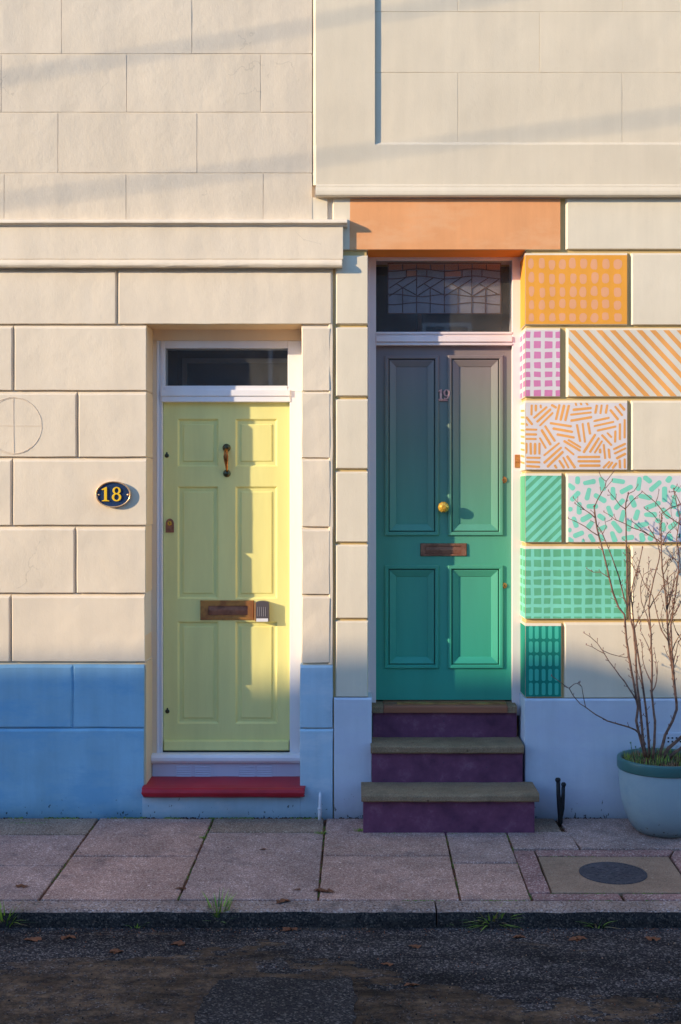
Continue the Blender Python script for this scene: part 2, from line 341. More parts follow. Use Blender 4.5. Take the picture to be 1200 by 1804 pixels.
M['brass_new'] = metal('polished_brass', (.95, .56, .08, 1), .22, (.75, .38, .05, 1), .55)
M['copper'] = metal('tarnished_copper_plate', (.40, .17, .10, 1), .42, (.24, .10, .06, 1), .5, 14)
M['bronze'] = metal('dark_verdigris_bronze', (.05, .09, .07, 1), .3, (.10, .06, .02, 1), .8)
M['bronze_w'] = metal('worn_bronze_grip', (.55, .22, .06, 1), .28, (.2, .07, .02, 1), .9, 18)
M['iron'] = metal('black_painted_iron', (.010, .010, .013, 1), .6, (.02, .015, .012, 1), .2)
M['bellgrey'] = paint('dark_grey_plastic', (.085, .075, .085, 1), .45)
M['bellwhite'] = paint('white_plastic', (.75, .75, .78, 1), .4)
M['navy'] = paint('navy_enamel', (.012, .035, .10, 1), .25, spec=.6)
M['gold'] = paint('yellow_raised_enamel', (.86, .52, .02, 1), .3, spec=.5)
M['rimgold'] = metal('pale_brass_rim', (.85, .60, .36, 1), .35, (.6, .36, .18, 1), .7)
M['num19'] = metal('rosy_brass_numeral', (.80, .48, .38, 1), .4, (.6, .3, .26, 1), .15)
M['wood'] = paint('varnished_hardwood_threshold', (.30, .11, .055, 1), .4, var=.25, sc3=(.15, 1, 1))
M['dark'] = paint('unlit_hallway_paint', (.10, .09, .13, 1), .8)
M['hallgrey'] = paint('grey_hall_bars', (.34, .32, .36, 1), .7)
M['gap_black'] = paint('black_gap_shade', (.012, .012, .012, 1), .7)  # black for gaps, grooves and vent holes, standing in for their shade
M['lead'] = metal('lead_came', (.16, .07, .07, 1), .5, (.16, .08, .06, 1), .4)
def door19_mat():
    m, nt, p = nodes('green_to_grey_gloss_paint', .38, spec=.4)  # green turns to grey towards the top
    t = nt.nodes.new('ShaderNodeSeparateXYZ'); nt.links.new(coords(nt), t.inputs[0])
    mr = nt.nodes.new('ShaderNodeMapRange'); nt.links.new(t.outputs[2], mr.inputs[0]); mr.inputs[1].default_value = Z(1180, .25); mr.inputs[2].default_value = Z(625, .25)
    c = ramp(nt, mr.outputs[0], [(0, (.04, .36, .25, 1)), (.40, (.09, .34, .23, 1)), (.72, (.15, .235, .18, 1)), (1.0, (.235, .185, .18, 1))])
    c = mixc(nt, 1.0, c, ramp(nt, noi(nt, 7, 4, .6, (1, 1, .12)), [(.3, (.93,)*3), (.7, (1.06,)*3)]), 'MULTIPLY')
    c = mixc(nt, math_(nt, 'GREATER_THAN', noi(nt, 45, 4, .6), .80), c, (.4, .42, .4, 1))
    nt.links.new(c, p.inputs['Base Color']); bump(nt, p, [(noi(nt, 60, 3, .6, (1, 1, .15)), .5, .0004), (noi(nt, 7, 2), .3, .001)]); return m
M['green_door'] = door19_mat()
def glass_mat(name, dust=.10, tint=(.93, .95, .96, 1)):
    m = bpy.data.materials.new(name); m.use_nodes = True; nt = m.node_tree; nt.nodes.clear()
    out = nt.nodes.new('ShaderNodeOutputMaterial'); tr = nt.nodes.new('ShaderNodeBsdfTransparent'); tr.inputs[0].default_value = tint
    gl = nt.nodes.new('ShaderNodeBsdfGlossy'); gl.inputs['Roughness'].default_value = .02
    fr = nt.nodes.new('ShaderNodeFresnel'); geo = nt.nodes.new('ShaderNodeNewGeometry'); ior = math_(nt, 'SUBTRACT', 1.5, math_(nt, 'MULTIPLY', geo.outputs['Backfacing'], 1.5-1/1.5)); nt.links.new(ior, fr.inputs[0])
    m1 = nt.nodes.new('ShaderNodeMixShader'); nt.links.new(math_(nt, 'MULTIPLY', fr.outputs[0], 1.6), m1.inputs[0]); nt.links.new(tr.outputs[0], m1.inputs[1]); nt.links.new(gl.outputs[0], m1.inputs[2])
    df = nt.nodes.new('ShaderNodeBsdfDiffuse'); df.inputs[0].default_value = (.42, .42, .42, 1)
    n = noi(nt, 170, 2, .5); n3 = noi(nt, 9, 5, .65)
    spk = math_(nt, 'MULTIPLY', math_(nt, 'GREATER_THAN', n, .76), .8)
    d = math_(nt, 'MAXIMUM', math_(nt, 'MULTIPLY', n3, dust*2), spk)
    m2 = nt.nodes.new('ShaderNodeMixShader'); nt.links.new(d, m2.inputs[0]); nt.links.new(m1.outputs[0], m2.inputs[1]); nt.links.new(df.outputs[0], m2.inputs[2])
    nt.links.new(m2.outputs[0], out.inputs[0]); return m
M['glass'] = glass_mat('dusty_window_glass', .065)
M['pane_slate'] = paint('slate_blue_obscured_pane', (.34, .30, .33, 1), .25, spec=.6, sc3=(1, 1, 1), var=.2)
M['pane_rose'] = paint('rosy_obscured_pane', (.62, .25, .16, 1), .25, spec=.6, sc3=(1, 1, 1), var=.15)
M['bark'] = metal('brown_twig_bark', (.21, .105, .065, 1), .75, (.11, .06, .045, 1), 0, 40)
M['bud'] = paint('reddish_twig_bud', (.20, .06, .06, 1), .6)
M['pot'] = plaster('pale_glazed_pot', (.32, .42, .46, 1), rough=.35, lumps=.0008, fine=.0003, dirt=(.045, .035, .03, 1), dirt_top=.30, streak=False, wear=(.26, .35, .40, 1))
M['potrim'] = paint('grey_green_glaze', (.05, .14, .13, 1), .35, var=.12, sc3=(1, 1, 1))
M['soil'] = speck('potting_soil', (.05, .028, .016, 1), (.02, .012, .008, 1), (.13, .07, .035, 1), 120, bd=.01)
M['grass'] = paint('fresh_grass_blade', (.34, .48, .05, 1), .5, var=.35, sc3=(1, 1, 1))
M['grass_d'] = paint('dark_leaf_blade', (.08, .17, .05, 1), .5, var=.3, sc3=(1, 1, 1))
M['straw'] = paint('dry_straw_blade', (.36, .24, .12, 1), .7, var=.3, sc3=(1, 1, 1))
M['moss'] = paint('green_moss', (.14, .20, .03, 1), .9, var=.4, sc3=(1, 1, 1))
M['leaf'] = paint('rust_brown_dead_leaf', (.20, .065, .025, 1), .7, var=.35, sc3=(1, 1, 1))
M['ironlid'] = speck('cast_iron_lid', (.075, .065, .07, 1), (.05, .045, .05, 1), (.12, .10, .10, 1), 120, bd=.0015, big=.15)
M['brick'] = plaster('opposite_house_render', (.78, .78, .80, 1), lumps=.002)
M['redbrick'] = plaster('old_brown_brickwork', (.13, .085, .07, 1), lumps=.003)
M['slate'] = paint('dark_roof_slate', (.07, .07, .08, 1), .6)
M['wire'] = paint('black_cable_sheath', (.02, .02, .02, 1), .6)
M['pencil'] = paint('faint_pencil_line', (.72, .58, .44, 1), .9)

# ================================================================== GROUND
def gpt(px, py, dz=0.0):                          # point of the pavement seen at a photo pixel (the pavement falls 2 % to the kerb)
    k = (py-880)/F; y = (EYE+7*-k)/(k+.02); y = (EYE-dz-7*k)/(k+.02); return (X(px, y), y)
def gz(y): return .02*y
KY = -1.50                                        # kerb face
RZ = -.107
g = MB(); g.box(-150, 150, -150, 150, RZ-.5, RZ); tag(g.build('road', M['road']), kind='structure')
g = MB(); g.prism_x([(KY+.10, -.3), (KY+.10, gz(KY)-.014), (.4, -.008), (.4, -.3)], -14, 14); tag(g.build('pavement_bed', M['joint']), kind='structure')
slabs = MB()
def slab(pts, m=0, drop=0.0):
    """pts: corner points (x,y) of one flag, shrunk slightly to leave a joint"""
    cx = sum(p[0] for p in pts)/len(pts); cy = sum(p[1] for p in pts)/len(pts); P = []; tl = random.uniform(-.0015, .0015)
    for x, y in pts:
        d = Vector((x-cx, y-cy)); L = d.length; d *= (L-.009)/L; P.append((cx+d.x, cy+d.y-(.0035 if d.y > 0 else -.0035)))
    n = len(P); dens = []
    for i in range(n):
        a, b = Vector(P[i]), Vector(P[(i+1) % n]); k = max(1, int((b-a).length/.05)); nn = Vector((-(b-a).y, (b-a).x)).normalized()
        for j in range(k): q = a+(b-a)*j/k; q = q+nn*noise.noise(Vector((q.x*14, q.y*14, .3)))*.0035; dens.append((q.x, q.y))
    n = len(dens); vs = []
    for q, dz in ((0, -.05), (0, -.004), (.004, 0)):
        for x, y in dens:
            d = Vector((x-cx, y-cy)); L = d.length; x2 = cx+d.x*(L-q)/L; y2 = cy+d.y*(L-q)/L
            vs.append((x2, y2, gz(y2)+dz-drop+tl*(x2-cx)*3))
    fs = [(i, (i+1) % n, n+(i+1) % n, n+i) for i in range(n)]+[(n+i, n+(i+1) % n, 2*n+(i+1) % n, 2*n+i) for i in range(n)]+[tuple(range(2*n, 3*n))]
    slabs.add(vs, fs, m)
G = gpt
yB = -.012                                        # back edge at the wall
def back(px_a, py_a, px_b, py_b):                 # joint line through two photo points, extended to wall and kerb
    a, b = G(px_a, py_a), G(px_b, py_b); t = (yB-a[1])/(b[1]-a[1]); s = (KY+.135-a[1])/(b[1]-a[1])
    return (a[0]+(b[0]-a[0])*t, yB), (a[0]+(b[0]-a[0])*s, KY+.135)
def at(line, y): (x0, y0), (x1, y1) = line; return (x0+(x1-x0)*(y-y0)/(y1-y0), y)
LA = back(165, 1455, 65, 1590); LB = back(370, 1455, 312, 1590); LC = back(570, 1480, 560, 1590); LD = back(786, 1470, 812, 1588); LE = back(905, 1500, 938, 1588)
yk = KY+.135
def rows(L, R, ys, ms):
    for k in range(len(ys)-1):
        slab([at(L, ys[k]), at(R, ys[k]), at(R, ys[k+1]), at(L, ys[k+1])], ms[k])
yy = lambda py: G(600, py)[1]
far = ((-2.62, yB), (-2.66, yk))
rows(far, LA, [yB, yy(1470), yy(1525), yk], [2, 1, 1])
rows(LA, LB, [yB, yy(1508), yk], [0, 0])
rows(LB, LC, [yB, yy(1466), yk], [2, 1])
rows(LC, LD, [yB, yy(1507), yk], [0, 0])
rows(LD, LE, [yy(1464), yy(1520), yk], [1, 0])
slab([at(LD, yB), (1.14, yB), (1.14, yy(1464)), at(LD, yy(1464))], 2)
# right of line E: dark concrete apron, red edging and the utility cover surround
xE = at(LE, yy(1497))[0]
slab([(1.14, yB), (2.3, yB), (2.3, yy(1495)), (1.18, yy(1495))], 1)
slab([(2.3, yB), (3.3, yB), (3.3, yy(1495)), (2.3, yy(1495))], 0)
cq = [G(945, 1508), G(1180, 1508), G(1226, 1573), G(970, 1573)]
slab([at(LE, yy(1464)), (1.18, yy(1464)), (1.18, yy(1495)), at(LE, yy(1495))], 1)
a0, a1 = at(LE, yy(1497)), at(LE, yk)
slab([a0, (cq[0][0], a0[1]), cq[0], cq[3], (cq[3][0]+.0, yy(1574)), (at(LE, yy(1574)))], 3)
slab([(cq[0][0], a0[1]), (cq[1][0]+.05, a0[1]), (cq[1][0], cq[1][1]), cq[0]], 3)
slab([(cq[1][0]+.05, a0[1]), (cq[1][0]+.2, a0[1]), (cq[2][0]+.22, yk), (cq[2][0]+.02, yk), cq[2], cq[1]], 3)
slab([at(LE, yy(1574)), (cq[3][0]+.33, yy(1574)), (cq[3][0]+.33, yk), a1], 3)
slab([(cq[3][0]+.33, yy(1574)), (cq[2][0]+.02, yy(1574)), (cq[2][0]+.02, yk), (cq[3][0]+.33, yk)], 3)
for xs in (-2.62,):                                # further flags outside the frame
    x = xs
    while x > -13:
        x2 = x-random.choice((.6, .75, .9)); ym = random.uniform(-.9, -.5)
        slab([(x2, yB), (x, yB), (x, ym), (x2, ym)], random.randint(0, 2)); slab([(x2, ym), (x, ym), (x, yk), (x2, yk)], random.randint(0, 1)); x = x2
for x0_ in [3.3+.75*k for k in range(13)]:
    ym = random.uniform(-.9, -.5); slab([(x0_, yB), (x0_+.75, yB), (x0_+.75, ym), (x0_, ym)], random.randint(0, 2)); slab([(x0_, ym), (x0_+.75, ym), (x0_+.75, yk), (x0_, yk)], random.randint(0, 1))
slab([(cq[1][0]+.2, a0[1]), (3.3, a0[1]), (3.3, yk), (cq[2][0]+.22, yk)], 0)
tag(slabs.build('pavement', [M['slab'], M['slab2'], M['slab3'], M['sett']]), kind='structure')
# kerb stones
kb = MB(); kx = [X(338*2-338-1380, -1.5), X(-320, -1.5), X(332/1*1+0, -1.5)]
kx = [-14, -12.2, -10.4, -8.6, -6.8, -5.0, -3.2, X(-20, -1.5), X(768, -1.45), X(1330, -1.45), 3.6, 5.4, 7.2, 9, 10.8, 12.6, 14]
for i in range(len(kx)-1):
    xa, xb = kx[i]+.004, kx[i+1]-.004; n = max(2, int((xb-xa)/.04)); prof = [(yk-.004, -.25), (yk-.004, gz(yk)-.004), (yk-.010, gz(yk)), (KY+.035, gz(KY)+.000), (KY+.020, gz(KY)-.003), (KY+.007, gz(KY)-.010), (KY, gz(KY)-.04), (KY-.003, RZ-.1)]
    vs = []; np_ = len(prof)
    for k in range(n+1):
        x = xa+(xb-xa)*k/n
        for j, (py_, pz_) in enumerate(prof):
            q = noise.noise(Vector((x*6, j*.4, 1)))*.006+noise.noise(Vector((x*25, j*.9, 5)))*.0035
            if j >= 3: vs.append((x, py_+q, pz_+q*.6))
            else: vs.append((x, py_, pz_))
    fs = [(k*np_+j, k*np_+j+1, (k+1)*np_+j+1, (k+1)*np_+j) for k in range(n) for j in range(np_-1)]+[tuple(range(np_)), tuple(range((n+1)*np_-1, n*np_-1, -1))]
    kb.add(vs, fs); base_ = len(kb.m)-len(fs)
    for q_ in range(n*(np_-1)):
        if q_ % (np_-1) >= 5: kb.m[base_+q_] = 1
tag(kb.build('kerb', [M['kerb'], M['kerbface']]), kind='structure')
# darker re-laid asphalt patch on the road
def rpt(px, py): k = (py-880)/F; y = (EYE-RZ)/k+CY; return (X(px, y), y)
pp = []
P0 = [(385, 1728), (470, 1722), (560, 1728), (622, 1724), (626, 1760), (622, 1850), (560, 1990), (300, 1990), (330, 1850), (352, 1770)]
for i in range(len(P0)):
    a, b = Vector(rpt(*P0[i])), Vector(rpt(*P0[(i+1) % len(P0)]))
    for j in range(8):
        q = a+(b-a)*j/8; pp.append((q.x+noise.noise(Vector((q.x*20, q.y*20, 0)))*.02, q.y+noise.noise(Vector((q.x*20, q.y*20, 7)))*.012))
g = MB(); g.prism_z(pp, RZ-.01, RZ+.004); tag(g.build('road_patch', M['patch']), kind='structure')
# far pavement on the camera's side
g = MB(); g.box(-60, 40, -8.8, -6.5, RZ-.3, -.01); tag(g.build('far_pavement', M['slab2']), kind='structure')
# loose grit along the gutter and over the road
g = MB()
for k in range(2600):
    if k < 900: x = random.uniform(-2.6, 2.4); y = KY-.012-abs(random.gauss(0, .05))
    else: x = random.uniform(-2.4, 2.2); y = random.uniform(-2.9, KY-.03)
    r = random.uniform(.0018, .0048)*(1.5 if random.random() < .05 else 1); a = random.uniform(0, 6)
    pts = [(x+r*math.cos(a+t*1.57)*random.uniform(.7, 1.2), y+r*math.sin(a+t*1.57)*random.uniform(.7, 1.2), RZ-.001) for t in range(4)]
    top = [(x+(p[0]-x)*.5, y+(p[1]-y)*.5, RZ+r*.9) for p in pts]
    g.add(pts+top, [(i, (i+1) % 4, 4+(i+1) % 4, 4+i) for i in range(4)]+[(4, 5, 6, 7)], random.choice((0, 0, 0, 1, 2)))
tag(g.build('grit', [M['patch'], M['leaf'], M['cover']]), kind='stuff', label='loose grit and crumbs scattered over the asphalt', cat='grit')

# ================================================================== HOUSE 18 (left)
h18 = thing('terraced_house', 'cream rendered house front on the left with narrow yellow panelled door and base coloured blue with paint and shade', 'house', (-3, 0, 0))
H18L = -9.0; JL, JR, JT = X(257), X(531), Z(572.5)      # door opening
x590 = X(586.5); core = .022
wl = MB()
# backing
rj = .008
wl.box(H18L, JL-rj, core, .55, -.3, 7.2); wl.box(JR+rj, x590, core, .55, -.3, 7.2)
wl.box(JL-rj, JR+rj, core, .55, JT+rj, 7.2)
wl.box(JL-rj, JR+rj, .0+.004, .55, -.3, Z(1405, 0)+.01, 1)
chA = (.013, .011, .024, .002); J = .0030; D = .022
courses = [(475, 570.5), (573, 687.5), (690, 804.5), (807.5, 925), (928.5, 1044.5), (1048, 1165.5)]
left = [([(-500, -260), (-260, -30), (-30, 206)], None), ([(-460, -215), (-215, 23), (23, 257)], 1), ([(-340, -103), (-103, 136), (136, 257)], 1),
        ([(-460, -220), (-220, 21), (21, 257)], 1), ([(-345, -108), (-108, 132.5), (132.5, 255.5)], 1), ([(-460, -220), (-220, 18.5), (18.5, 254.5)], 1)]
for (top, bot), (bl, j) in zip(courses, left):
    for i, (a, b) in enumerate(bl):
        last = (i == len(bl)-1) and j
        wl.block(X(a), X(b), Z(bot), Z(top-1.5), 0, .30 if last else .06, (chA[0], 0 if last else chA[1], chA[2], chA[3]), D, jit=J, yj=.0018, seed=a*.013+top, mr=2 if last else 0)
    k = 0; x = bl[0][0]
    while X(x) > H18L: wl.block(X(x-240), X(x), Z(bot), Z(top-1.5), 0, .06, chA, D, jit=J, yj=.0018, seed=x*.01+top); x -= 240
# lintel block over the door runs to the party joint
wl.block(X(206), X(586), Z(570.5), Z(474), 0, .30, chA, D, jit=J, yj=.0018, seed=4, mr=2)
# right of the door
rc = [(575, 688.5), (690, 806.5), (809, 928.5), (932, 1047.5), (1050, 1168)]
for top, bot in rc:
    wl.block(JR, X(583.5), Z(bot), Z(top-1.5), .001, .30, (.006, .010, .018, .004), D*.75, jit=J*2.2, yj=.005, seed=top*.07)
    wl.block(X(579), X(586.5), Z(bot+3), Z(top-4), .004, .06, (.006, .003, 0, 0), .01, jit=J*1.5, yj=.003, seed=top*.05)
wall18 = wl.build('wall', [M['cream'], M['blue_pale'], M['buff_bounce']], h18)
# upper wall with lightly scribed ashlar joints
up = MB(); rowsU = [(-230, -115), (-114, -8.6), (-7.4, 94.5), (95.5, 197.6), (198.6, 304.6), (305.6, 388)]
vert = [[-130, 100, 340], [2, 223, 459], [-130, 108, 338], [2, 223, 459], [-140, 102, 347], [7, 222, 464]]
for (t, b), vv in zip(rowsU, vert):
    xs = [X(v) for v in vv]
    x = xs[0]
    while x > H18L: x -= .75; xs.insert(0, x)
    xs.append(X(550, .02))
    for a, c in zip(xs[:-1], xs[1:]):
        last = c == xs[-1]
        up.block(a+.0005, c-(.0 if last else .0005), Z(b)+.0013, Z(t)-.0013, .004, .06, (.002, .002 if not last else .0, .002, .0015), .0045, jit=.0016, yj=.003, seed=a*3+t, g=.1)
up.box(H18L, X(549, .02), .0068, .03, Z(388), Z(-230)); up.build('upper_wall', M['cream_up'], h18)
# cornice (three mouldings of slightly different length, worn ends)
c = MB()
def wavy(prof, x0, x1, amp=.0018, mb=None, endr=.0, m=0):
    n = max(2, int((x1-x0)/.06)); P = len(prof); vs = []
    cyy = sum(p[0] for p in prof)/P; czz = sum(p[1] for p in prof)/P
    for k in range(n+1):
        x = x0+(x1-x0)*k/n; e = 0
        for j, (y, z) in enumerate(prof):
            q = amp*(noise.noise(Vector((x*7, j*.7, 3)))+.6*noise.noise(Vector((x*23, j, 8))))
            xe = x-(endr*(0 if y < cyy else 1) if k == n else 0)
            vs.append((xe, y+q, z+q))
    fs = [(k*P+j, k*P+(j+1) % P, (k+1)*P+(j+1) % P, (k+1)*P+j) for k in range(n) for j in range(P)]+[tuple(range(P)), tuple(range((n+1)*P-1, n*P-1, -1))]
    mb.add(vs, fs, m)
wavy([(.03, Z(384)), (-.050, Z(387, -.05)), (-.060, Z(389.5, -.06)), (-.062, Z(392.5, -.06)), (-.054, Z(394.5, -.05)), (-.042, Z(396, -.04)), (-.036, Z(399, -.035)), (.03, Z(401))], H18L, X(612, -.06), mb=c)
wavy([(.035, Z(398)), (-.032, Z(397.5, -.03)), (-.032, Z(456.5, -.03)), (.035, Z(456.5))], H18L, X(604.5, -.03), .0012, mb=c)
wavy([(.033, Z(455.5)), (-.026, Z(455.5, -.03)), (-.032, Z(458.5, -.035)), (-.043, Z(461, -.045)), (-.047, Z(464, -.05)), (-.046, Z(467, -.05)), (-.039, Z(470.5, -.04)), (-.022, Z(471.5, -.02)), (.033, Z(472.5))], H18L, X(603, -.04), mb=c)
c.build('cornice', M['cream'], h18, bevel=.0015)
# lower courses: blue paint with the blue of the shade put in
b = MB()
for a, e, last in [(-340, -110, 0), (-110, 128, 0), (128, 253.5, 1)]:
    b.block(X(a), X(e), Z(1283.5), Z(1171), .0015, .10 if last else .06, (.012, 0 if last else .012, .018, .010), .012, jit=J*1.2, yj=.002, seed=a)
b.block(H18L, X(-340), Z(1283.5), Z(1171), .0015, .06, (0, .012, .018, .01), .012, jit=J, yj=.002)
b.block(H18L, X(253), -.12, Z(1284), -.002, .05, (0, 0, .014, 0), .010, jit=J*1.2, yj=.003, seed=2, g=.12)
b.build('paint_and_shade_base', M['blue'], h18)
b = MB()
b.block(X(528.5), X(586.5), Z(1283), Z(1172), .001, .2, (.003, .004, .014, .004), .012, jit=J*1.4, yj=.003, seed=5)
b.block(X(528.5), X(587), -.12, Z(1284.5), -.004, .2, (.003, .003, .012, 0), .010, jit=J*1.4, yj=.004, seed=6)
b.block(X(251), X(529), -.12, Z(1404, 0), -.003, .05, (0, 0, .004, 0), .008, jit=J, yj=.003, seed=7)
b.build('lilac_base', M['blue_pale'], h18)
# reveal facing the door on the left, full height, warm bounce in its colour
b = MB()
b.box(X(253.5)-.05, JL-.002+.0, .02, .30, 0, Z(1168), 0); b.build('door_reveal', M['buff_bounce'], h18)
# door frame
FY = .235; DY = .272
fr = MB()
fx0, fx1 = X(276, FY), X(527, FY)
dx0, dx1 = X(288, DY), X(510.5, DY)
fz = Z(600, FY)
fr.box(JL-.02, JR+.02, FY+.004, .36, fz, JT+.01, 1)                     # head, its colour warmed for bounce light
fr.box(JL-.02, fx0, FY+.002, .36, .1, fz, 1)
fr.box(fx0, X(280, FY), FY-.001, .36, Z(1328, FY), fz); fr.box(X(280, FY), X(284, FY), FY+.010, .36, Z(1328, FY), fz)
fr.box(X(284, FY), dx0-.002, FY+.003, .36, Z(1328, FY), Z(690, FY))
fr.box(X(284, FY), X(290.5, FY), FY+.003, .36, Z(690, FY), fz)
fr.box(X(507, FY), JR+.02, FY+.001, .36, Z(690, FY), fz-.001); fr.box(dx1+.002, JR+.02, FY, .36, Z(1328, FY), Z(690, FY))
fr.box(X(290.5, FY), X(507, FY), FY+.003, .36, Z(613, FY), fz)          # top rail of fanlight
fr.box(X(290.5, FY), X(507, FY), FY-.002, .36, Z(687, FY), Z(679.5, FY))
fr.box(X(284.2, FY), X(511.5, FY), FY-.014, .36, Z(698, FY), Z(687, FY)); fr.box(X(284.4, FY), X(511.7, FY), FY-.006, .36, Z(708, FY), Z(698, FY))
f18 = fr.build('door_frame', [M['white'], M['head18']], h18, bevel=.003)
g = MB(); g.box(X(288, FY), X(510, FY), .270, .274, Z(684, FY), Z(608, FY)); fan = g.build('fanlight', M['glass'], h18)
# hallway seen through the fanlight
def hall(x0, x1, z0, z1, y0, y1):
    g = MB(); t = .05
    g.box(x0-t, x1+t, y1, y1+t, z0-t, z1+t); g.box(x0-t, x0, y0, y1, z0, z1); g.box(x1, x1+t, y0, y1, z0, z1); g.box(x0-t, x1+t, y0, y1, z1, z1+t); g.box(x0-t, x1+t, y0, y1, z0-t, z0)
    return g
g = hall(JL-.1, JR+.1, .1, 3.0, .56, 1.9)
g.box(X(322, .9), X(520, .9), .88, .90, Z(640, .9), Z(632, .9), 1); g.box(X(322, .9), X(330, .9), .88, .90, Z(700, .9), Z(640, .9), 1)  # grey bars stand in for a rectangle reflected in the pane
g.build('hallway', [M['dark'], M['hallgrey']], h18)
# yellow door
d = MB(); zt, zb = Z(708.5, DY), Z(1322, DY)
pan = [(313, 385, 738, 822), (415, 488.5, 738, 822), (313, 385, 857, 1055), (415, 488.5, 857, 1055), (313, 385, 1095, 1275), (415, 488.5, 1095, 1275)]
def panelled(mb, x0, x1, z0, z1, y, pans, steps, m=0):
    R = [(X(a, y), X(b, y), Z(dn, y), Z(tp, y)) for a, b, tp, dn in pans]
    xs = sorted({x0, x1, *[r[0] for r in R], *[r[1] for r in R]}); zs = sorted({z0, z1, *[r[2] for r in R], *[r[3] for r in R]})
    for i in range(len(xs)-1):
        for j in range(len(zs)-1):
            cx, cz = (xs[i]+xs[i+1])/2, (zs[j]+zs[j+1])/2
            if any(r[0] < cx < r[1] and r[2] < cz < r[3] for r in R): continue
            mb.quad((xs[i], y, zs[j]), (xs[i+1], y, zs[j]), (xs[i+1], y, zs[j+1]), (xs[i], y, zs[j+1]), m)
    for r in R: mb.rings(r, steps, m)
    mb.quad((x0, y, z0), (x0, y+.04, z0), (x0, y+.04, z1), (x0, y, z1), m); mb.quad((x1, y, z0), (x1, y, z1), (x1, y+.04, z1), (x1, y+.04, z0), m)
    mb.quad((x0, y, z1), (x1, y, z1), (x1, y+.04, z1), (x0, y+.04, z1), m); mb.quad((x0, y, z0), (x0, y+.04, z0), (x1, y+.04, z0), (x1, y, z0), m)
    mb.quad((x0, y+.04, z0), (x0, y+.04, z1), (x1, y+.04, z1), (x1, y+.04, z0), m)
panelled(d, dx0, dx1, zb, zt, DY, pan, [(0, DY), (.003, DY+.003), (.010, DY+.012), (.012, DY+.013), (.030, DY+.013), (.034, DY+.008), (.036, DY+.007)])
door18 = d.build('door', M['yellow'], h18); door18['label'] = 'olive yellow six panel door'
g = MB(); g.prism_x([(DY+.001, Z(1303, DY)), (DY-.022, Z(1306.5, DY-.02)), (DY-.026, Z(1320, DY-.026)), (DY-.022, Z(1322, DY-.02)), (DY+.001, Z(1322, DY))], X(290, DY), X(509, DY))
g.build('weather_bar', M['yellow'], door18, bevel=.002)
g = MB(); g.box(dx0-.003, dx1+.003, DY-.004, DY+.03, Z(1328, DY)-.002, Z(1322, DY)-.001); g.build('threshold_gap', M['gap_black'], h18)  # black strip drawn as the dark of the gap
# handle
g = MB(); hx = X(399.5, DY)
for zc, r in ((Z(789, DY), .0245), (Z(834, DY), .0225)):
    g = MB(); g.lathe([(0, DY-.020), (r*.5, DY-.019), (r*.85, DY-.013), (r, DY-.004), (r, DY+.002)], (hx+(-.0005 if r > .023 else .001), 0, zc), 'y', 24); g.build('handle_rose', M['bronze'], door18, smooth=True)
hd = None
g = MB(); zz = [Z(791, DY), Z(795, DY), Z(799, DY), Z(805, DY), Z(812, DY), Z(819, DY), Z(826, DY), Z(832, DY)]
g.tube([(hx-.001, DY-.012, zz[0]), (hx-.001, DY-.03, zz[1]), (hx, DY-.045, zz[2]), (hx+.001, DY-.052, zz[3]), (hx+.002, DY-.05, zz[4]), (hx+.003, DY-.042, zz[5]), (hx+.004, DY-.03, zz[6]), (hx+.003, DY-.012, zz[7])],
       [.010, .013, .0115, .0155, .013, .0095, .0075, .007], 12)
g.build('handle_grip', M['bronze_w'], door18, smooth=True)
def keyhole(px_, py_, m, parent, y, nm='keyhole'):
    g = MB(); x, z = X(px_, y), Z(py_, y)
    g.lathe([(0, y-.006), (.008, y-.006), (.0125, y-.003), (.0135, y+.001)], (x, 0, z-.004), 'y', 16); g.lathe([(0, y-.004), (.004, y-.004), (.006, y+.001)], (x, 0, z+.012), 'y', 12)
    g.box(x-.004, x+.004, y-.0045, y, z+.004, z+.013); o = g.build(nm, m, parent, smooth=False, bevel=.0006); return o
keyhole(294, 801.5, M['bronze'], door18, DY, 'keyhole_cover'); keyhole(295, 1252, M['bronze'], door18, DY, 'keyhole_cover')
g = MB(); x, z = X(299.5, DY), Z(926, DY)
P = [(x-.0245, z-.041), (x+.0245, z-.041), (x+.0245, z+.012)]+[(x+.0245*math.cos(t), z+.012+.03*math.sin(t)) for t in [k*math.pi/12 for k in range(1, 12)]]+[(x-.0245, z+.012)]
g.prism_y(P, DY-.007, DY+.001); lk = g.build('lock', M['copper'], door18, bevel=.0015)
g = MB(); g.lathe([(0, DY-.017), (.012, DY-.017), (.0135, DY-.014), (.0135, DY-.005)], (x, 0, z+.014), 'y', 20); g.box(x-.002, x+.002, DY-.0175, DY-.015, z+.008, z+.020, 1); g.build('lock_cylinder', [M['brass_new'], M['iron']], door18)
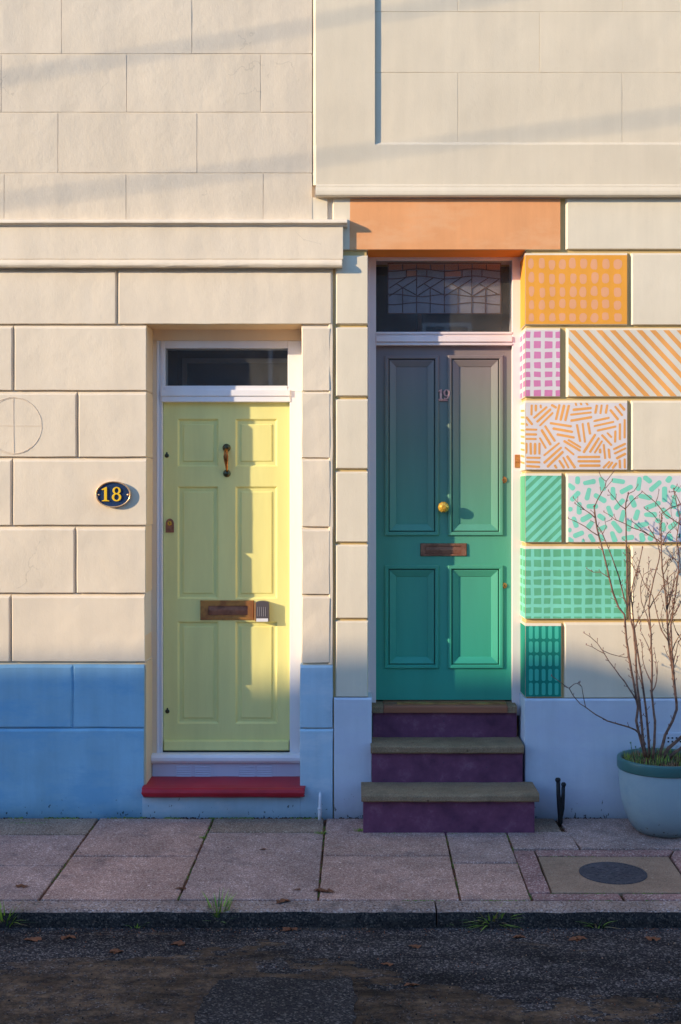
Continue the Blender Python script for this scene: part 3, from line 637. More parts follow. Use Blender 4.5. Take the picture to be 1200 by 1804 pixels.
# letter plate
def letterplate(px0, px1, py0, py1, ix0, ix1, iy0, iy1, y, m, mflap, parent):
    g = MB(); x0, x1, z0, z1 = X(px0, y), X(px1, y), Z(py1, y), Z(py0, y); a0, a1, b0, b1 = X(ix0, y), X(ix1, y), Z(iy1, y), Z(iy0, y); yf = y-.010
    O = [(x0, z0), (x1, z0), (x1, z1), (x0, z1)]; I = [(a0, b0), (a1, b0), (a1, b1), (a0, b1)]
    for k in range(4):
        p, q, r, s_ = O[k], O[(k+1) % 4], I[(k+1) % 4], I[k]
        e = .004; g.quad((p[0], y, p[1]), (q[0], y, q[1]), (q[0]+(e if q[0] == x0 else -e), yf, q[1]+(e if q[1] == z0 else -e)), (p[0]+(e if p[0] == x0 else -e), yf, p[1]+(e if p[1] == z0 else -e)))
        g.quad((p[0]+(e if p[0] == x0 else -e), yf, p[1]+(e if p[1] == z0 else -e)), (q[0]+(e if q[0] == x0 else -e), yf, q[1]+(e if q[1] == z0 else -e)), (r[0], yf, r[1]), (s_[0], yf, s_[1]))
        g.quad((s_[0], yf, s_[1]), (r[0], yf, r[1]), (r[0], y-.001, r[1]), (s_[0], y-.001, s_[1]))
    o = g.build('letter_plate', m, parent)
    g = MB(); g.prism_x([(y-.001, b1), (y-.003, b1-.002), (y-.0055, (b0+b1)/2), (y-.003, b0+.002), (y-.001, b0)], a0+.001, a1-.001); g.build('letter_flap', mflap, parent)
    return o
letterplate(353, 447.5, 1057.5, 1092.5, 367, 437, 1067, 1083.5, DY, M['brass'], M['copper'], door18)
g = MB(); y = DY-.03; x0, x1 = X(451, y), X(474, y); zt_, zb_ = Z(1058.5, y), Z(1094.5, y)
P = [(x0, zb_), (x1, zb_), (x1, zt_-.012)]+[((x0+x1)/2+(x1-x0)/2*math.cos(t), zt_-.012+.012*math.sin(t)) for t in [k*math.pi/10 for k in range(1, 10)]]+[(x0, zt_-.012)]
g.prism_y(P, DY-.045, DY+.001, 0); g.box(x0-.006, x0, DY-.03, DY+.001, zb_, zt_-.01, 2)
for k in range(5): xx = x0+.011+k*.0115; g.box(xx, xx+.0035, DY-.0475, DY-.040, zb_+.030, zt_-.035, 1)
g.box(x0+.004, x1-.004, DY-.049, DY-.02, zb_-.001, zb_+.018, 3)
g.build('key_safe', [M['bellgrey'], paint('light_grey_ridge', (.3, .28, .3, 1)), M['brass'], M['bellwhite']], door18, bevel=.0015)
# sill, vent board, red step
g = MB(); g.prism_x([(.34, Z(1326.5, .25)), (.215, Z(1327.5, .215)), (.192, Z(1330, .195)), (.183, Z(1335, .185)), (.183, Z(1340, .185)), (.192, Z(1344, .19)), (.22, Z(1346, .21)), (.34, Z(1346, .25))], JL-.004+.003, JR+.004)
g.build('sill', M['white'], h18, bevel=.002)
vb = MB(); y = .215; vb.box(JL-.003+.004, JR+.003, y, .34, Z(1372, y), Z(1345, y))
for a, e in ((311, 337), (344, 371), (421, 449), (453, 480)):
    for k in range(5):
        zc = Z(1350.5+k*4, y); vb.prism_x([(y+.001, zc+.003), (y-.006, zc-.004), (y+.001, zc-.006)], X(a, y), X(e, y))
vb.box(X(378, y), X(379, y), y-.002, y, Z(1368, y), Z(1346, y)); vb.box(X(488, y), X(489, y), y-.002, y, Z(1368, y), Z(1346, y))
vb.build('vent_board', paint('lilac_white_paint', (.58, .57, .68, 1), .45, chips=(.5, .2, .25, 1)), h18, bevel=.001)
g = MB(); zt_ = Z(1368, .21)
n = 22; xa, xb = X(249, -.05), X(538, -.05); prof = [(.34, zt_+.002), (.0, zt_-.004), (-.045, zt_-.008), (-.06, zt_-.016), (-.066, zt_-.032), (-.060, zt_-.052), (-.045, zt_-.062), (-.0, zt_-.065), (.34, zt_-.065)]
vs = []; P = len(prof)
for k in range(n+1):
    t = k/n
    for j, (yy_, z) in enumerate(prof):
        wl_ = JL+.002+(JR-JL-.004)*t; wf = xa+(xb-xa)*t
        x = wl_ if yy_ >= .05 else wf
        q = noise.noise(Vector((x*6, j, 2)))*.003 if yy_ < .05 else 0
        en = .012*(1 if (k == 0) else -1 if k == n else 0) if j in (3, 4, 5, 6) else 0
        vs.append((x+en*(0 if j == 4 else 1), yy_+q, z+q))
g.add(vs, [(k*P+j, k*P+(j+1) % P, (k+1)*P+(j+1) % P, (k+1)*P+j) for k in range(n) for j in range(P)]+[tuple(range(P)), tuple(range((n+1)*P-1, n*P-1, -1))])
g.build('doorstep', M['red'], h18, bevel=.003)
# pencil circle drawn on one block
g = MB()
for rr, off in ((50, 0), (48.5, 1.5)):
    pts = [(X(24+off+rr*math.cos(t)+random.uniform(-.5, .5)), -.0012, Z(750+rr*math.sin(t)+random.uniform(-.5, .5))) for t in [k*2*math.pi/70 for k in range(71)]]
    g.tube(pts, .0010, 4, cap=False)
g.tube([(X(24), -.0012, Z(702)), (X(24.5), -.0012, Z(798))], .0010, 4); g.tube([(X(-26), -.0012, Z(750)), (X(73), -.0012, Z(750.5))], .0010, 4)
g.build('pencil_marking', M['pencil'], h18)

# house number sign
sg = thing('house_number_sign', 'oval navy plaque with gold rim and raised yellow number 18', 'sign', (X(200), -.01, Z(871)))
cx, cz = X(200.5), Z(871); rx, rz = .103, .076
def ell(k=1.0, n=48, dx=0): return [(cx+dx+rx*k*math.cos(2*math.pi*i/n), cz+rz*k*math.sin(2*math.pi*i/n)) for i in range(n)]
g = MB(); g.prism_y(ell(.93), -.012, .002); g.build('plate', M['navy'], sg)
g = MB(); n = 48
for i in range(n):
    pass
prof = [(1.0, .002), (1.0, -.018), (.975, -.023), (.93, -.022), (.905, -.0125), (.905, -.006)]
vs = [(cx+rx*k*math.cos(2*math.pi*i/n), y, cz+rz*k*math.sin(2*math.pi*i/n)) for k, y in prof for i in range(n)]
g.add(vs, [(j*n+i, j*n+(i+1) % n, (j+1)*n+(i+1) % n, (j+1)*n+i) for j in range(len(prof)-1) for i in range(n)]); g.build('rim', M['rimgold'], sg, smooth=True)
for s_ in (-1, 1):
    g = MB(); g.lathe([(0, -.018), (.004, -.0175), (.0065, -.012)], (cx+s_*.084, 0, cz-.002), 'y', 14); g.build('screw', M['rimgold'], sg, smooth=True)
def serif_one(mb, x, z, h, y0, y1, k=1.0):
    w_ = h*.17*k; pts = [(x-w_*1.5, z), (x+w_*1.5, z), (x+w_*1.45, z+h*.05), (x+w_*.55, z+h*.10), (x+w_*.55, z+h), (x+w_*.15, z+h), (x-w_*1.6, z+h*.83), (x-w_*1.4, z+h*.78), (x-w_*.55, z+h*.80), (x-w_*.55, z+h*.10), (x-w_*1.45, z+h*.05)]
    mb.prism_y(pts, y0, y1)
def eight(mb, x, z, h, y0, y1):
    mb.ring(x+h*.005, z+h*.745, h*.285, h*.255, h*.135, h*.175, y0, y1); mb.ring(x, z+h*.285, h*.33, h*.285, h*.165, h*.195, y0+.0003, y1)
def nine(mb, x, z, h, y0, y1):
    mb.ring(x, z+h*.66, h*.31, h*.34, h*.135, h*.25, y0, y1)
    mb.tube([(x+h*.22, (y0+y1)/2, z+h*.62), (x+h*.2, (y0+y1)/2, z+h*.38), (x+h*.08, (y0+y1)/2, z+h*.14), (x-h*.16, (y0+y1)/2, z+h*.06)], [h*.085, h*.085, h*.065, h*.05], 8)
    mb.lathe([(0, y0-.0002), (h*.09, y0-.0002), (h*.09, y1)], (x-h*.17, 0, z+h*.11), 'y', 12)
g = MB(); serif_one(g, X(187.3), cz-.040, .083, -.020, -.011, 1.05); g.build('digit', M['gold'], sg, bevel=.0012)
g = MB(); eight(g, X(206.7), cz-.040, .083, -.020, -.011); g.build('digit', M['gold'], sg, bevel=.0012)

# ================================================================== HOUSE 19 (right)
h19 = thing('terraced_house', 'cream house front on the right with green panelled door and pattern painted blocks', 'house', (3, 0, 0))
Y19 = .006; H19R = 9.5; OL, OR = X(648.5), X(926); OT = Z(440)
w9 = MB(); gx = x590
cb = Y19+.020
w9.box(gx, OL-rj, cb, .56, -.3, 7.5); w9.box(OR+rj, H19R, cb, .56, -.3, 7.5); w9.box(OL-rj, OR+rj, cb, .56, OT+rj, 7.5)
w9b = MB()
C9 = (.010, .003, .014, .003); d9 = .016
def b9(a, e, top, bot, ch=C9, back_=.06, mb=None, yf=Y19, jit=.0006, yj=.0006, m=0, mf=None, dep=d9, seed=0, g_=.07):
    (mb or w9b).block(X(a), X(e), Z(bot), Z(top), yf, back_, ch, dep, m, mf, jit, g_, seed, yj)
# left pilaster
for t, bt in [(449, 571), (575.5, 698), (702.5, 826), (830.5, 955.5), (959.5, 1090), (1094, 1229)]:
    b9(591, 648.5, t, bt, (.009, .004, .011, .006), .30)
# row beside and right of the orange lintel
b9(540, 577.5, 347.5, 387, (0, .003, 0, 0)); b9(997, 1245, 348.5, 438.5, (.012, .003, 0, .003)); b9(1252, 1490, 348.5, 438.5); 
courses9 = [(449, 572, 'long'), (581.5, 699, 'short'), (709.5, 828, 'long'), (836.5, 957, 'short'), (966, 1091.5, 'long'), (1101.5, 1230, 'short')]
for k, (t, bt, kind) in enumerate(courses9):
    t -= 4.5
    if kind == 'long':
        b9(1112.5, 1345, t, bt); x = 1354
    else:
        if k == 5: b9(994.5, 1230, t, bt)
        x = 1239
    while X(x) < H19R-1: b9(x, x+232, t, bt); x += 241
x = 1499
while X(x) < H19R-1: b9(x, x+240, 348.5, 438.5); x += 247
w9.build('wall', M['groove'], h19); w9b.build('ashlar_facing', M['cream19'], h19)
# orange lintel, cream at its left end
g = MB(); b9(585.5, 988.5, 348, 439.5, (.008, .003, .002, .002), .30, mb=g, m=1, mf=1)
g.quad((X(616), Y19-.0014, Z(439)), (X(987.5), Y19-.0014, Z(439)), (X(987.5), Y19-.0014, Z(350)), (X(617), Y19-.0014, Z(350)), 0)
g.quad((OL, .004, Z(439.5)-.0016), (OR, .004, Z(439.5)-.0016), (OR, .30, Z(439.5)-.0016), (OL, .30, Z(439.5)-.0016), 2)
g.build('painted_lintel', [M['orange'], M['cream19'], M['soffit']], h19)['label'] = 'apricot orange painted lintel block over the green door'
# painted quoins ------------------------------------------------------
PY = Y19-.0006; RXF = OR-.0015
def painted(nm, a, e, t, bt, mats, jamb=True, ch=None, label=None):
    """one block: cream margins (bevels), coloured face and, at the door jamb, coloured reveal"""
    mb = MB(); c_ = ch or ((.000 if jamb else .012), .003, .014, .003)
    mb.block(X(a), X(e), Z(bt), Z(t-4.5), Y19, .30 if jamb else .06, c_, d9, 0, 0, .0, .3, 0, 0)
    return mb, (X(a)+(.0012 if jamb else .0125), X(e)-.0038, Z(bt)+.004, Z(t))
def face(mb, r, m, y=PY): mb.quad((r[0], y, r[2]), (r[1], y, r[2]), (r[1], y, r[3]), (r[0], y, r[3]), m)
def reveal(mb, z0, z1, m, off=.0015, y0=Y19+.002, y1=.236): mb.quad((OR-off, y0, z0), (OR-off, y1, z0), (OR-off, y1, z1), (OR-off, y0, z1), m)
def polyf(mb, P, r, m, y):
    P = clip(P, *r)
    if len(P) >= 3: mb.add([(x, y, z) for x, z in P], [tuple(range(len(P)))], m)
def wobrect(x0, x1, z0, z1, j=.003): q = lambda: random.uniform(-j, j); return [(x0+q(), z0+q()), (x1+q(), z0+q()), (x1+q(), z1+q()), (x0+q(), z1+q())]
def fin(mb, mats, label): o = mb.build('painted_block', mats, h19); o['label'] = label
# 1 orange with salmon dots
mb, r = painted('', 926, 1106.5, 449, 572, None); face(mb, r, 1); reveal(mb, r[2], r[3], 1)
cols = [936.5, 955, 973, 991, 1009.5, 1028, 1047.5, 1067, 1088.5]; rws = [465, 490, 513.5, 536, 558.5]
for i, cxp in enumerate(cols):
    for j, cyp in enumerate(rws):
        rr_x = (4.9+i*.25+random.uniform(-.5, .5))/305; rr_z = (9.6-abs(j-1)*.7+random.uniform(-.6, .6))/305
        x_, z_ = X(cxp+random.uniform(-.8, .8)), Z(cyp+random.uniform(-1.5, 1.5)); ph = [random.uniform(.9, 1.1) for _ in range(6)]
        P = [(x_+rr_x*math.copysign(abs(math.cos(t))**.75, math.cos(t))*ph[int(k/3) % 6], z_+rr_z*math.copysign(abs(math.sin(t))**.75, math.sin(t))*ph[int(k/3+2) % 6]) for k, t in enumerate([q*2*math.pi/18 for q in range(18)])]
        polyf(mb, P, r, 2, PY-.0003)
fin(mb, [M['cream19'], M['amber'], M['salmon']], 'amber block painted with rows of salmon dots')
# 2 pink gingham
mb, r = painted('', 926, 988, 581.5, 699, None); face(mb, r, 1); reveal(mb, r[2], r[3], 1)
for i, (a, e) in enumerate([(926, 934.5), (941, 953), (960, 973.5), (979.5, 989)]):
    for j, (t, bt) in enumerate([(584, 595), (601, 613.5), (619.5, 631), (638, 648.5), (654.5, 664), (669.5, 680.5), (687, 698)]):
        polyf(mb, wobrect(X(a), X(e), Z(bt), Z(t), .002), r, 2, PY-.0003)
for j, (t, bt) in enumerate([(586, 595), (603, 613.5), (621, 631), (639, 648.5), (655, 664), (670, 680.5), (688, 697)]):
    for a, e in ((.010, .09), (.13, .22)): mb.quad((OR-.0020, a, Z(bt)), (OR-.0020, e, Z(bt)), (OR-.0020, e, Z(t)), (OR-.0020, a, Z(t)), 2)
fin(mb, [M['cream19'], M['offw'], M['pink']], 'small block painted with pink checks on off white')
# 3 orange diagonal stripes
mb, r = painted('', 998, 1280, 581.5, 699, None, jamb=False); face(mb, r, 1)
for k in range(-6, 18):
    x_ = X(1000.5+k*23.6); w_ = X(630+10.8); h_ = r[3]-r[2]+.02; run = h_*.93
    P = [(x_, r[3]+.01), (x_+w_, r[3]+.01), (x_+w_+run, r[2]-.01), (x_+run, r[2]-.01)]; polyf(mb, P, r, 2, PY-.0003)
fin(mb, [M['cream19'], M['offw_stripe'], M['hatch_or']], 'long block painted with orange diagonal stripes')
# 4 orange hatch strokes (traced: zoom pixels of region 900..1200 x 430..830 at x4)
mb, r = painted('', 926, 1106.5, 709.5, 828, None); face(mb, r, 1); reveal(mb, r[2], r[3], 1)
S = [(148,1130,146,1208),(177,1130,177,1180),(212,1130,212,1158),(258,1145,160,1228),(285,1160,182,1255),(300,1185,203,1282),(285,1130,325,1155),(345,1128,318,1240),(378,1130,350,1245),(412,1132,384,1248),
(436,1168,572,1155),(418,1202,572,1185),(420,1245,575,1218),(455,1118,465,1140),(492,1116,500,1136),(530,1116,545,1136),(608,1130,596,1196),(642,1130,632,1198),(682,1130,670,1196),(700,1165,760,1240),(733,1140,790,1210),(765,1125,806,1172),
(583,1248,698,1222),(585,1284,730,1250),(607,1315,745,1284),(108,1216,155,1275),(105,1262,120,1280),(104,1306,188,1308),(104,1340,186,1342),(104,1372,184,1374),
(274,1260,432,1284),(294,1298,440,1324),(322,1340,452,1364),(240,1278,314,1392),(215,1305,284,1418),(203,1362,250,1442),(466,1268,490,1395),(506,1260,524,1400),(545,1255,560,1342),
(598,1338,512,1472),(624,1362,556,1470),(646,1384,590,1474),(640,1342,714,1420),(678,1328,714,1364),(738,1312,736,1400),(770,1262,770,1382),(803,1232,803,1370),(372,1384,494,1458),(402,1378,496,1435),(380,1430,448,1486),
(112,1400,108,1478),(140,1398,142,1484),(172,1400,170,1484),(203,1398,202,1484),(345,1400,232,1492),(360,1430,232,1545),(372,1460,256,1572),(108,1504,212,1506),(108,1534,210,1538),(108,1564,208,1570),
(470,1500,632,1500),(470,1530,634,1530),(482,1562,634,1560),(655,1408,666,1515),(690,1440,698,1512),(722,1448,812,1404),(728,1478,814,1436),(742,1512,814,1474),(368,1500,410,1580),(395,1490,455,1580),(340,1522,378,1580),(308,1555,325,1582),
(650,1580,700,1530),(684,1580,720,1534),(716,1582,748,1540),(768,1518,770,1582),(804,1510,804,1582),(630,1440,630,1476)]
for k, (a, b_, c_, d_) in enumerate(S):
    p = (X(900+a/4), Z(430+b_/4)); q = (X(900+c_/4), Z(430+d_/4)); polyf(mb, stroke_poly(p, q, .0135*random.uniform(.85, 1.15)), r, 2, PY-.0003-k*.000004)
for k in range(9):
    z_ = r[2]+.03+k*.038; mb.quad((OR-.0020, .03, z_), (OR-.0020, .2, z_+.012), (OR-.0020, .2, z_+.024), (OR-.0020, .03, z_+.012), 2)
fin(mb, [M['cream19'], M['offw'], M['hatch_or']], 'block painted with bundles of short orange strokes')
# 5 green diagonal stripes
mb, r = painted('', 926, 990.5, 838, 956, None); face(mb, r, 1); reveal(mb, r[2], r[3], 1)
for k in range(-12, 9):
    x_ = X(926+k*18.6); w_ = X(630+9.6); h_ = r[3]-r[2]+.02; P = [(x_, r[2]-.01), (x_+w_, r[2]-.01), (x_+w_+h_*1.03, r[3]+.01), (x_+h_*1.03, r[3]+.01)]; polyf(mb, P, r, 2, PY-.0003)
fin(mb, [M['cream19'], M['green'], M['turq']], 'small block painted with green and turquoise diagonal stripes')
# 6 mint confetti
mb, r = painted('', 997.5, 1280, 838, 956, None, jamb=False); face(mb, r, 1)
S = [(108,115,106,200),(165,190,300,165),(5,195,75,255),(235,235,200,370),(130,275,35,375),(280,305,410,385),(350,120,385,270),(465,155,610,175),(480,225,485,370),(690,215,555,290),(765,120,745,270),(600,355,500,465),
(665,315,715,445),(805,115,890,180),(990,165,870,270),(750,320,895,345),(1028,220,1028,390),(1095,115,1050,180),(1130,310,1125,460),(1090,215,1200,270),(985,390,820,455),(810,520,950,520),(125,385,125,520),(5,465,55,460),(200,432,325,432),
(425,425,470,545),(600,470,565,600),(260,520,140,585),(750,465,715,580),(320,520,400,575),(60,540,100,660),(270,590,210,665),(470,590,570,710),(5,680,45,685),(420,640,320,685),(655,570,645,700),(860,610,705,650),(175,705,60,750),(230,725,285,815),(465,695,510,815),(335,730,380,800),
(570,775,705,755),(150,800,185,800),(5,765,60,815),(1000,450,1080,560),(1160,600,1070,670),(930,570,985,600),(900,700,870,800),(1010,600,1015,700),(1070,720,1100,800),(780,710,800,810),(1180,480,1165,545),(1170,740,1200,745),(240,640,215,660),
(1260,130,1240,260),(1300,330,1420,300),(1280,480,1400,560),(1240,640,1330,700),(1450,420,1500,560),(1480,160,1600,220),(1380,760,1520,740),(1560,360,1640,480)]
for k, (a, b_, c_, d_) in enumerate(S):
    p = (X(1000+a/6), Z(820+b_/6)); q = (X(1000+c_/6), Z(820+d_/6)); polyf(mb, stroke_poly(p, q, .027*random.uniform(.92, 1.1), .030*random.uniform(.9, 1.1), wob=.05), r, 2, PY-.0003-k*.000004)
fin(mb, [M['cream19'], M['offw'], M['turq']], 'long block painted with scattered turquoise dashes')
# 7 green gingham
mb, r = painted('', 926, 1104.5, 967, 1091, None); face(mb, r, 2); reveal(mb, r[2], r[3], 2)
xs_ = [(926, 935.5), (941, 954), (958.5, 970), (975, 989), (993.5, 1006), (1011.5, 1025), (1031.5, 1044), (1049, 1060), (1066, 1077), (1082, 1095), (1100, 1106)]
zs_ = [(968, 980.5), (987, 998.5), (1005, 1015.5), (1021, 1030.5), (1036.5, 1049), (1054, 1064.5), (1070.5, 1080.5), (1086.5, 1092)]
for a, e in xs_:
    for t, bt in zs_: polyf(mb, wobrect(X(a), X(e), Z(bt), Z(t), .0022), r, 1, PY-.0003)
for t, bt in zs_[:-1]:
    for a, e in ((.010, .09), (.13, .22)): mb.quad((OR-.0020, a, Z(bt)), (OR-.0020, e, Z(bt)), (OR-.0020, e, Z(t)), (OR-.0020, a, Z(t)), 1)
fin(mb, [M['cream19'], M['green'], M['turq']], 'block painted with green squares on a turquoise grid')
# 8 teal block with capsules
mb, r = painted('', 926, 990, 1103, 1229, None); face(mb, r, 1); reveal(mb, r[2], r[3], 1)
for cxp in (935.5, 946, 958, 969.5, 981):
    for t, bt in ((1103, 1126), (1130, 1150), (1154, 1174), (1178.5, 1200), (1203, 1225)):
        polyf(mb, stroke_poly((X(cxp), Z(t)), (X(cxp), Z(bt)), .0225, wob=.04, n=7), r, 2, PY-.0003)
fin(mb, [M['cream19'], M['teal'], M['teal_l']], 'small dark teal block painted with upright capsules')
# plinth blocks
g = MB(); g.block(X(588.5), X(655), -.13, Z(1229.5), -.010, .30, (.003, .002, .010, 0), .010, jit=.001, yj=.001, g=.1)
g.block(X(924), H19R, -.13, Z(1231), -.010, .30, (.004, 0, .009, 0), .010, jit=.001, yj=.0012, g=.1, seed=3)
g.build('plinth', M['plinth_tint'], h19)
# air brick in the plinth
g = MB(); y = -.012; g.box(X(1159, y), X(1206, y), y-.004, .03, Z(1314, y), Z(1291, y), 0)
g.build('air_brick', [M['plinth_tint']], h19, bevel=.002)
g = MB()
for i in range(6):
    for j in range(2): g.box(X(1168.5+i*7.2, y), X(1171.5+i*7.2, y), y-.0055, y-.001, Z(1300+j*6.5, y)-.004, Z(1300+j*6.5, y)+.005)
g.build('vent_holes', M['gap_black'], h19)
# string course and upper wall
g = MB(); wavy([(.03, Z(324)), (-.012, Z(325, -.01)), (-.020, Z(327, -.02)), (-.021, Z(330, -.02)), (-.030, Z(333, -.03)), (-.036, Z(336, -.035)), (-.039, Z(340, -.04)), (-.039, Z(343, -.04)), (-.030, Z(346.5, -.03)), (.03, Z(347.5))], X(556, -.03), H19R, .0005, mb=g)
g.build('string_course', M['cream19b'], h19)
u = MB(); yu = -.010; yp = .007
u.block(X(551), H19R, Z(326), Z(255.5), yu, .05, (.020, 0, 0, 0), .02, jit=.0004, yj=.0012, g=.12)
vs_ = []
u.block(X(550), X(660.5), Z(255.5), Z(-400), yu, .05, (.020, 0, 0, 0), .025, jit=.0004, yj=.0012, g=.12)
for (t, bt), vv in zip([(-300, -213), (-212.6, -107), (-106.6, 19.8), (20.4, 127), (127.6, 251.5)], [[951], [807, 1097], [951], [951], [807, 1096.5]]):
    if (t, bt) == (-106.6, 19.8): vv = [807, 1097]
    xs = [660, *vv]; 
    while X(xs[-1]) < H19R-1.2: xs.append(xs[-1]+292)
    for a, e in zip(xs[:-1], xs[1:]): u.block(X(a)+.0005, X(e)-.0005, Z(bt), Z(t), yp, .04, (.0015, .0015, .0015, .0015), .003, jit=.0008, yj=.0016, seed=a+t, g=.12)
u.prism_x([(yu+.0015, Z(255.8)), (yp+.001, Z(250)), (yp+.004, Z(257))], X(660.5), H19R)
u.box(X(661), H19R-.3, yp+.0020, .035, Z(254), Z(-300)); u.build('upper_wall', [M['cream19b']], h19)
# door frame 19
FY9 = .215; DY9 = .252; g = MB()
ox0, ox1 = X(662.5, FY9), X(902.5, FY9)
g.box(OL-.02, ox0, FY9, .36, .55, OT+.01); g.box(ox1, OR+.02, FY9, .36, .55, OT+.01)
g.box(ox0, ox1, FY9, .36, Z(458.5, FY9), OT+.01)
g.box(OL-.019, OL+.012, FY9-.006, FY9+.01, .56, OT+.009)
def hbar(t, bt, y): g.box(ox0, ox1, y, .36, Z(bt, y), Z(t, y))
hbar(584.5, 588.5, FY9-.004); hbar(588.5, 592, FY9+.004); hbar(592, 602, FY9-.010); hbar(602, 604.5, FY9+.002); hbar(604.5, 608, FY9-.006)
f19 = g.build('door_frame', M['frame19'], h19, bevel=.003)
g = MB(); g.box(X(660, .24), X(905, .24), .238, .241, Z(586, .24), Z(456, .24)); g.build('fanlight', M['glass'], h19)
# leaded light hung just behind the outer pane
LY = .262; g = MB(); lx0, lx1, lz0, lz1 = X(683, LY), X(882.5, LY), Z(552.5, LY), Z(463.5, LY)
cl_ = lambda px_: X(px_, LY); rl = lambda py_: Z(py_, LY)
g.box(lx0, lx1, LY, LY+.003, lz0, lz1, 0)
for k in range(8): g.box(cl_(684+k*24.7)+.003, cl_(684+(k+1)*24.7)-.003, LY-.0018, LY+.001, rl(475.5), rl(466), 1 if k not in (3,) else 1)
g.box(cl_(716), cl_(734), LY-.0018, LY+.001, rl(487), rl(477), 1); g.box(cl_(784), cl_(812), LY-.0018, LY+.001, rl(487), rl(478), 1)
lead = g.build('leaded_light', [M['pane_slate'], M['pane_rose']], h19)
g = MB(); rr = .0028; yl = LY-.003
def came(pts): g.tube([(cl_(a), yl+random.uniform(-.0004, .0004), rl(b_)) for a, b_ in pts], rr, 6)
def wave(y0, amp, ph): return [(684+k*6.2, y0+amp*math.sin(k*6.2/48.5*math.pi+ph)) for k in range(33)]
came(wave(476, 2.2, 1.2)); came(wave(489, 2.6, 1.2)); came(wave(520.5, 2.2, 4.2)); came(wave(535, 2.0, 1.2))
for x_ in (709.5, 734, 759, 783, 807.5, 831.5, 857): came([(x_, 466), (x_+.3, 475)])
for x_ in (716, 734, 752, 783, 814, 831, 849): came([(x_, 476), (x_, 489)])
for x_ in (734, 783, 831): came([(x_, 489), (x_, 521)])
for x_ in (709.5, 734, 758, 783, 807, 831, 855): came([(x_, 521), (x_, 551)])
for c0 in (709.5, 758, 807, 855.5):
    came([(c0, 507), (c0, 521)]); came([(c0-24, 522), (c0, 507), (c0+24, 492)]) ; came([(c0+24, 520), (c0, 507), (c0-11, 500)]); came([(c0-24, 508), (c0+6, 489)])
for x_ in (683.5, 882): came([(x_, 464), (x_, 552.5)])
came([(683, 464), (882, 464)]); came([(683, 552.5), (882, 552.5)])
g.build('lead_came', M['lead'], lead, smooth=True)
g = hall(OL-.1, OR+.1, .55, 3.5, .57, 2.0); g.box(X(735, 1.2), X(742, 1.2), 1.15, 1.2, .6, 3.4, 1); g.build('hallway', [M['dark'], M['hallgrey']], h19)
# green door
d = MB(); x0, x1 = X(662.5, DY9)+.0, X(902, DY9); zt, zb = Z(607, DY9), Z(1233, DY9)
pn = [(678, 773, 626, 943.5), (789, 886, 626, 943.5), (678, 773, 996, 1177.5), (789, 886, 996, 1177.5)]
panelled(d, x0, x1, zb, zt, DY9, pn, [(0, DY9), (.001, DY9-.010), (.004, DY9-.013), (.018, DY9-.012), (.0225, DY9-.006), (.0235, DY9+.004), (.0275, DY9+.004), (.028, DY9-.002), (.031, DY9-.003), (.066, DY9+.012), (.068, DY9+.016)])
door19 = d.build('door', M['green_door'], h19); door19['label'] = 'green four panel door turning to grey at its top'
g = MB()
for a, e, t, bt in pn:
    r = (X(a, DY9)+.0235, X(e, DY9)-.0235, Z(bt, DY9)+.0235, Z(t, DY9)-.0235); y = DY9+.0035
    for q in ((r[0], r[1], r[2], r[2]+.004), (r[0], r[1], r[3]-.004, r[3]), (r[0], r[0]+.004, r[2]+.004, r[3]-.004), (r[1]-.004, r[1], r[2]+.004, r[3]-.004)): g.box(q[0], q[1], y-.001, y+.004, q[2], q[3])
g.build('panel_shadow_gap', M['gap_black'], door19)  # black strips paint the shade into the panel grooves
# number 19
g = MB(); yb_ = DY9-.001; zc = Z(704.5, DY9); hh = .062
serif_one(g, X(776.5, DY9), zc, hh, DY9-.016, DY9-.006, 1.1); g.build('digit', M['num19'], door19, bevel=.001)
g = MB(); nine(g, X(786.5, DY9), zc, hh, DY9-.016, DY9-.006); g.build('digit', M['num19'], door19)
g = MB(); g.box(X(773, DY9), X(789, DY9), DY9-.009, DY9+.001, zc-.008, zc+.002); g.build('number_bracket', M['num19'], door19, bevel=.001)
# knob
g = MB(); kx_, kz_ = X(781.5, DY9-.05), Z(893.5, DY9-.05)
g.lathe([(0, DY9-.066), (.012, DY9-.066), (.026, DY9-.060), (.033, DY9-.048), (.033, DY9-.040), (.024, DY9-.030), (.012, DY9-.022), (.011, DY9-.008), (.024, DY9-.004), (.026, DY9+.001)], (kx_, 0, kz_), 'y', 10)
g.build('knob', M['brass_new'], door19)
letterplate(740.5, 822.5, 957, 980, 749.5, 812.5, 961.5, 976, DY9, M['copper'], M['copper'], door19)
for px_, py_, r_ in ((887, 845.5, .0205), (888, 1031.5, .0175)):
    g = MB(); g.lathe([(0, DY9-.013), (r_*.45, DY9-.013), (r_*.5, DY9-.009), (r_*.8, DY9-.008), (r_, DY9-.004), (r_, DY9+.001)], (X(px_, DY9), 0, Z(py_, DY9)), 'y', 24)
    g.box(X(px_, DY9)-.0015, X(px_, DY9)+.0015, DY9-.0145, DY9-.012, Z(py_, DY9)-.005, Z(py_, DY9)+.006, 1); g.build('lock', [M['brass'], M['iron']], door19)
g = MB(); y = FY9; g.box(X(907, y), X(916, y), y-.006, y+.001, Z(824, y), Z(801, y)); g.lathe([(0, y-.016), (.007, y-.015), (.010, y-.010), (.010, y-.005)], (X(911, y), 0, Z(812.5, y)), 'y', 16); g.build('doorbell', M['brass'], h19, bevel=.001)
